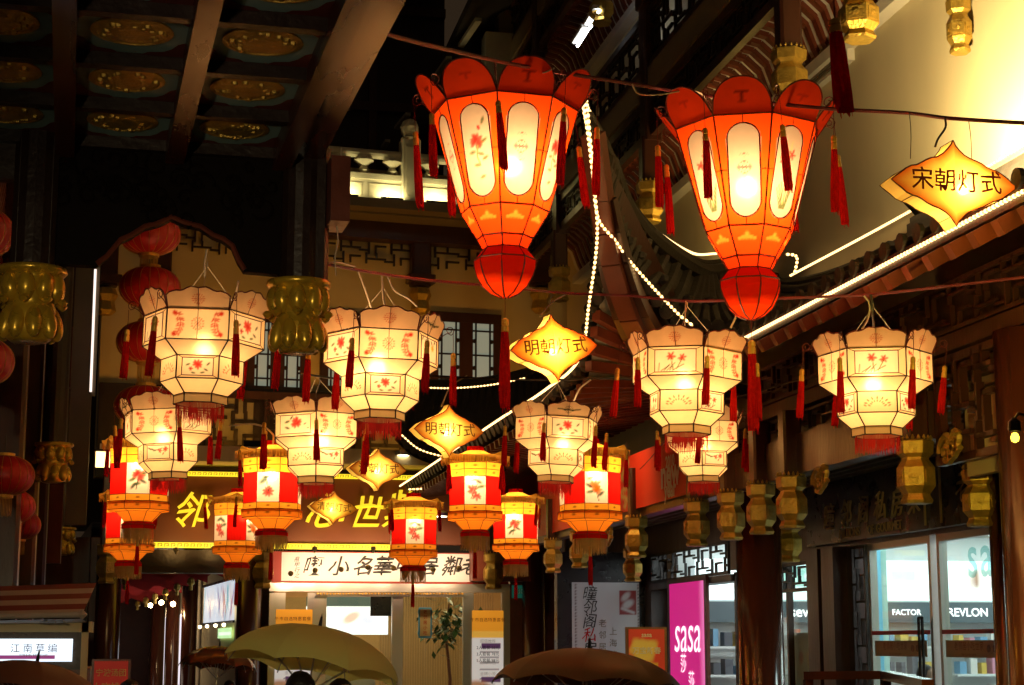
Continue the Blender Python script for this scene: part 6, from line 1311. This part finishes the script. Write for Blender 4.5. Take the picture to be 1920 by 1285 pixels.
# umbrellas
def umbrella(c, top_tilt, rad, rise, col, label, n=8, spin=0.0, rough=.45, thin=.35, handle=.75):
    """c: crown; canopy of n gores with sagging hems, ribs, shaft and crook"""
    t = thing('umbrella',label,'umbrella',T(c)@RY(R_(top_tilt[0]))@RX(R_(top_tilt[1]))@RZ(spin),'open umbrellas in the crowd')
    m = bpy.data.materials.new('umbrella_cloth'); m.use_nodes = True; nn = m.node_tree.nodes; ll = m.node_tree.links; bs = nn['Principled BSDF']; bs.inputs['Base Color'].default_value = (*col,1); bs.inputs['Roughness'].default_value = rough
    tr = nn.new('ShaderNodeBsdfTranslucent'); tr.inputs[0].default_value = (*col,1); mx = nn.new('ShaderNodeMixShader'); mx.inputs[0].default_value = thin; ll.new(bs.outputs[0],mx.inputs[1]); ll.new(tr.outputs[0],mx.inputs[2]); ll.new(mx.outputs[0],nn['Material Output'].inputs[0])
    def pt(s,f):            # s 0..1 from crown to hem, f gore fraction
        a = 2*math.pi*f/n; k = f-math.floor(f); sagm = math.sin(math.pi*k); R = rad*math.sin(s*1.35)/math.sin(1.35); R *= 1-.07*sagm*s; z = -rise*(1-math.cos(s*1.35))/(1-math.cos(1.35)); return Vector((R*math.cos(a),R*math.sin(a),z+.035*sagm*s*s-.02*sagm*s*(1-s)*2))
    for g_ in range(n):
        mb = MB(); S,F = 8,6; mb.v = [pt(i/S,g_+j/F*.9999) for i in range(S+1) for j in range(F+1)]; mb.f = [(i*(F+1)+j,(i+1)*(F+1)+j,(i+1)*(F+1)+j+1,i*(F+1)+j+1) for i in range(S) for j in range(F)]
        o = build(mb,'canopy_gore',m,t,world=False,smooth=True)
        r_ = MB(); r_.tube([pt(i/8,g_)-Vector((0,0,.012)) for i in range(9)],.004,4); build(r_,'rib',M_['steel'],t,world=False); st = MB(); st.tube([pt(.55,g_)-Vector((0,0,.012)),(0,0,-rise*1.5)],.003,4); build(st,'stretcher',M_['steel'],t,world=False)
    s = MB(); s.tube([(0,0,.07),(0,0,-handle)],.006,6); build(s,'shaft',M_['steel'],t,world=False); f = MB(); f.lathe([(.012,.0),(.010,.03),(.004,.07)],8); build(f,'ferrule',M_['black'],t,world=False)
    h = MB(); h.tube([(0,0,-handle+.12),(0,0,-handle),(.02,0,-handle-.03),(.05,0,-handle-.03),(.06,0,-handle)],.013,8); build(h,'handle',M_['wood'],t,world=False); return t
CR1 = P(600,1174,d=10.6); umbrella(CR1,(10,-4),.56,.27,(.85,.82,.26),'large olive-green umbrella at the centre bottom',spin=.3,handle=.72,thin=.25)
CR2 = P(412,1212,d=21.0); umbrella(CR2,(4,-4),.47,.26,(.16,.055,.02),'small wet brown umbrella in front of the alley',n=10,spin=.1,rough=.22,thin=.1,handle=.68)
CR3 = P(1105,1216,d=10.2); umbrella(CR3,(4,-3),.56,.22,(.13,.060,.022),'dark brown umbrella at the bottom below the poster case',spin=.5,thin=.15,handle=.72)
CR4 = P(70,1240,d=11.2); umbrella(CR4,(8,-3),.46,.20,(.22,.085,.05),'reddish brown umbrella at the lower left corner',spin=.2,thin=.25,handle=.72)
LT = thing('long_red_tassel','long thick red tassel hanging alone before the vent in the white wall','tassel',T(P(1566,52,d=9.6)))
b_,g_,c_2 = TS['x']; Mt = RY(R_(-5))@Matrix.Diagonal((1.35,1.35,.92,1)); o = link('threads',b_,LT,Mt,M_['red']); link('gold_band',g_,LT,Mt,M_['goldband']); m = MB(); m.tube([(0,0,.04),(-.01,0,.5),(0,0,1.3)],.004,5); build(m,'cord',M_['redwire'],LT,world=False)
# people: one skinned body each, clothes and hair as children
SKIN = mat('skin',(.42,.24,.15),.5); HAIR = mat('black_hair',(.012,.009,.008),.45,bump=.4,bscale=90)
def skin(name, nodes, edges, mt, parent, sub=2):
    me = bpy.data.meshes.new(name); me.from_pydata([n[:3] for n in nodes],edges,[]); o = link(name,me,parent,None,mt); 
    bpy.context.view_layer.objects.active = o; md = o.modifiers.new('skin','SKIN'); 
    if not me.skin_vertices: 
        bm = bmesh.new(); bm.from_mesh(me); bm.verts.layers.skin.verify(); bm.to_mesh(me); bm.free()
    for v,nd in zip(me.skin_vertices[0].data,nodes): r = nd[3]; v.radius = r if isinstance(r,tuple) else (r,r)
    me.skin_vertices[0].data[0].use_root = True; md.use_smooth_shade = True; s = o.modifiers.new('sub','SUBSURF'); s.levels = sub; s.render_levels = sub; return o
def person(x, y, h, face, label, coat, arm=True, long_hair=False, shaft=None):
    k = h/1.72; t = thing('person',label,'person',T(x,y,0)@RZ(face),'people in the crowd')
    hand = Vector((.16,-.24,1.28)); 
    N = [(0,0,.95,(.15,.11)),(0,0,1.18,(.14,.10)),(0,0,1.40,(.16,.10)),(0,0,1.49,.055),(0,-.01,1.55,.058),(0,-.02,1.60,(.072,.088)),(0,-.01,1.66,(.074,.09)),(0,0,1.705,(.05,.06)),
         (.18,0,1.40,.055),(.24,-.02,1.14,.045),(hand.x+.03,hand.y+.04,hand.z-.05,.033),(hand.x,hand.y,hand.z,.036),
         (-.18,0,1.40,.055),(-.23,.02,1.13,.045),(-.22,-.06,.90,.034),(-.22,-.08,.82,.036),
         (.09,0,.90,.09),(.10,0,.50,.058),(.10,.01,.09,.045),(.10,-.14,.04,.04),(-.09,0,.90,.09),(-.10,0,.50,.058),(-.10,.01,.09,.045),(-.10,-.14,.04,.04)]
    Ed = [(0,1),(1,2),(2,3),(3,4),(4,5),(5,6),(6,7),(2,8),(8,9),(9,10),(10,11),(2,12),(12,13),(13,14),(14,15),(0,16),(16,17),(17,18),(18,19),(0,20),(20,21),(21,22),(22,23)]
    # fingers, each its own chain from the palm
    for hx,hy,hz,pi,s in ((hand.x,hand.y,hand.z,11,1),(-.22,-.08,.82,15,-1)):
        for f in range(4):
            i = len(N); a = f*.02; up = s==1
            if up: N += [(hx-.02,hy-.035,hz+.03-a,.010),(hx-.055,hy-.035,hz+.03-a,.009),(hx-.06,hy-.005,hz+.03-a,.008)]
            else: N += [(hx-.012+a*.8,hy-.012+a*.3,hz-.045,.010),(hx-.012+a*.9,hy-.03,hz-.075,.009),(hx-.01+a*.9,hy-.03,hz-.10+abs(f-1)*.006,.008)]
            Ed += [(pi,i),(i,i+1),(i+1,i+2)]
        i = len(N); N += [(hx-.03*s,hy-.03,hz+.01,.011),(hx-.05*s,hy-.05,hz-.012,.010)]; Ed += [(pi,i),(i,i+1)]
    N = [(a*k,b*k,c*k,tuple(q*k for q in r) if isinstance(r,tuple) else r*k) for a,b,c,r in N]
    body = skin('body',N,Ed,SKIN,t)
    C = [(0,0,.86,(.19,.15)),(0,0,1.15,(.175,.135)),(0,0,1.40,(.185,.13)),(0,0,1.475,(.085,.08)),(.19,0,1.40,.075),(.245,-.02,1.14,.065),(hand.x+.045,hand.y+.07,hand.z-.07,.05),(-.19,0,1.40,.075),(-.235,.02,1.13,.065),(-.225,-.05,.93,.05)]
    skin('coat',[(a*k,b*k,c*k,tuple(q*k for q in r) if isinstance(r,tuple) else r*k) for a,b,c,r in C],[(0,1),(1,2),(2,3),(2,4),(4,5),(5,6),(2,7),(7,8),(8,9)],mat('coat_cloth',coat,.8,var=.3,vscale=12),t)
    Tn = [(0,0,.92,(.16,.13)),(.095,0,.84,.105),(.10,0,.50,.075),(.10,.01,.12,.065),(-.095,0,.84,.105),(-.10,0,.50,.075),(-.10,.01,.12,.065)]
    skin('trousers',[(a*k,b*k,c*k,tuple(q*k for q in r) if isinstance(r,tuple) else r*k) for a,b,c,r in Tn],[(0,1),(1,2),(2,3),(0,4),(4,5),(5,6)],mat('trouser_cloth',(.02,.022,.03),.85),t)
    hr = MB(); rd = random.Random(int(x*100)); S,n = 9,18
    for i in range(S+1):
        th = i/S*(2.0 if not long_hair else 2.35)
        for j in range(n):
            a = 2*math.pi*j/n; fr_ = math.sin(a)<-.35; tt = min(th,1.05) if fr_ else th; rr = 1.0+rd.uniform(-.02,.03)
            hr.v.append(Vector((.087*math.sin(tt)*math.cos(a)*rr,(.105*math.sin(tt)*math.sin(a)+.012)*rr,1.625+.108*math.cos(tt)*rr))*k)
    hr.f = [(i*n+j,(i+1)*n+j,(i+1)*n+(j+1)%n,i*n+(j+1)%n) for i in range(S) for j in range(n)]; build(hr,'hair',HAIR,t,world=False,smooth=True)
    fc = MB()                                        # nose, eyes, mouth, ears as one face relief
    fc.lathe([(0,-.012),(.012,-.006),(.010,.01),(.004,.028)],8,c=(0,-.112,1.60)); 
    for sx in (-1,1): fc.lathe([(0,-.03),(.010,-.02),(.014,.01),(.008,.03),(0,.034)],8,c=(sx*.078,.0,1.605))
    fc.v = [v*k for v in fc.v]; build(fc,'nose_and_ears',SKIN,t,world=False,smooth=True)
    ey = MB()
    for sx in (-1,1): ey.lathe([(0,-.005),(.012,-.001),(.012,.001),(0,.005)],8,c=(sx*.03,-.098,1.628))
    ey.v = [v*k for v in ey.v]; build(ey,'eyes',HAIR,t,world=False); mo = MB().box((-.022,-.104,1.562),(.022,-.094,1.570)); mo.v = [v*k for v in mo.v]; build(mo,'mouth',mat('lips',(.35,.12,.09),.5),t,world=False); return t
p = P(562,1262,d=10.4); person(p.x,p.y,p.z,R_(200),'dark-haired person under the olive-green umbrella, head just in view',(.05,.05,.06),shaft=1)
p = P(640,1276,d=10.9); person(p.x,p.y,p.z,R_(20),'second person under the olive-green umbrella, only hair visible',(.10,.04,.03),long_hair=True)
p = P(430,1277,d=21.4); person(p.x,p.y,p.z,R_(180),'person with dark hair under the small brown umbrella',(.06,.05,.05))
p = P(245,1277,d=13.0); person(p.x,p.y,p.z,R_(30),'person passing in front of the red kiosk poster',(.08,.03,.02),long_hair=True)
p = P(1120,1300,d=10.6); person(p.x,p.y,p.z,R_(190),'person hidden under the dark brown umbrella',(.04,.035,.04))
p = P(95,1300,d=11.5); person(p.x,p.y,p.z,R_(160),'person hidden under the reddish brown umbrella',(.05,.05,.08))
p = G@P(1735,1205,d=15.6); person(p.x,p.y,1.68,R_(40),'grey-clad customer seen through the glass shop door',(.30,.28,.28))

# added floodlights: a canopy row brightening the cream front, an unseen uplight for the ceiling
for k,u in enumerate((330,480,640,800,950)):
    x,z = PB(u,760,1.6); q = BMW@Vector((x,-1.5,PB(u,842,1.5)[1]+.05)); flood(q,BMW@Vector((x,0,6.6)),('first','second','third','fourth','fifth')[k]+' added floodlight from the left on the restaurant canopy, washing the cream front',28,(1,.40,.04),150,.3)
flood((-1.25,1.5,2.9),(-.1,6.6,5.40),'added unseen uplight on the pavilion column, brightening the coffered ceiling',650,(1,.72,.46),26,.06)
# spotlights added under the eave to brighten banner and lintel
for k,(x,y) in enumerate(((3.75,16.2),(3.75,19.2))):
    flood(GBM@Vector((x,y,3.92)),GBM@Vector((4.5,y+.3,3.3)),('first','second','third')[k]+' added spotlight under the gallery eave counted from the middle, lighting the lintel',(26,26)[k],(1,.56,.22),130,.1)
flood((-1.25,1.5,2.6),(.55,10,2.7),'added unseen uplight on the pavilion column, brightening the lotus pendants and green umbrella',1150,(1,.80,.46),40,.06)  # unseen uplight added to bring up the lotus pendants and green umbrella
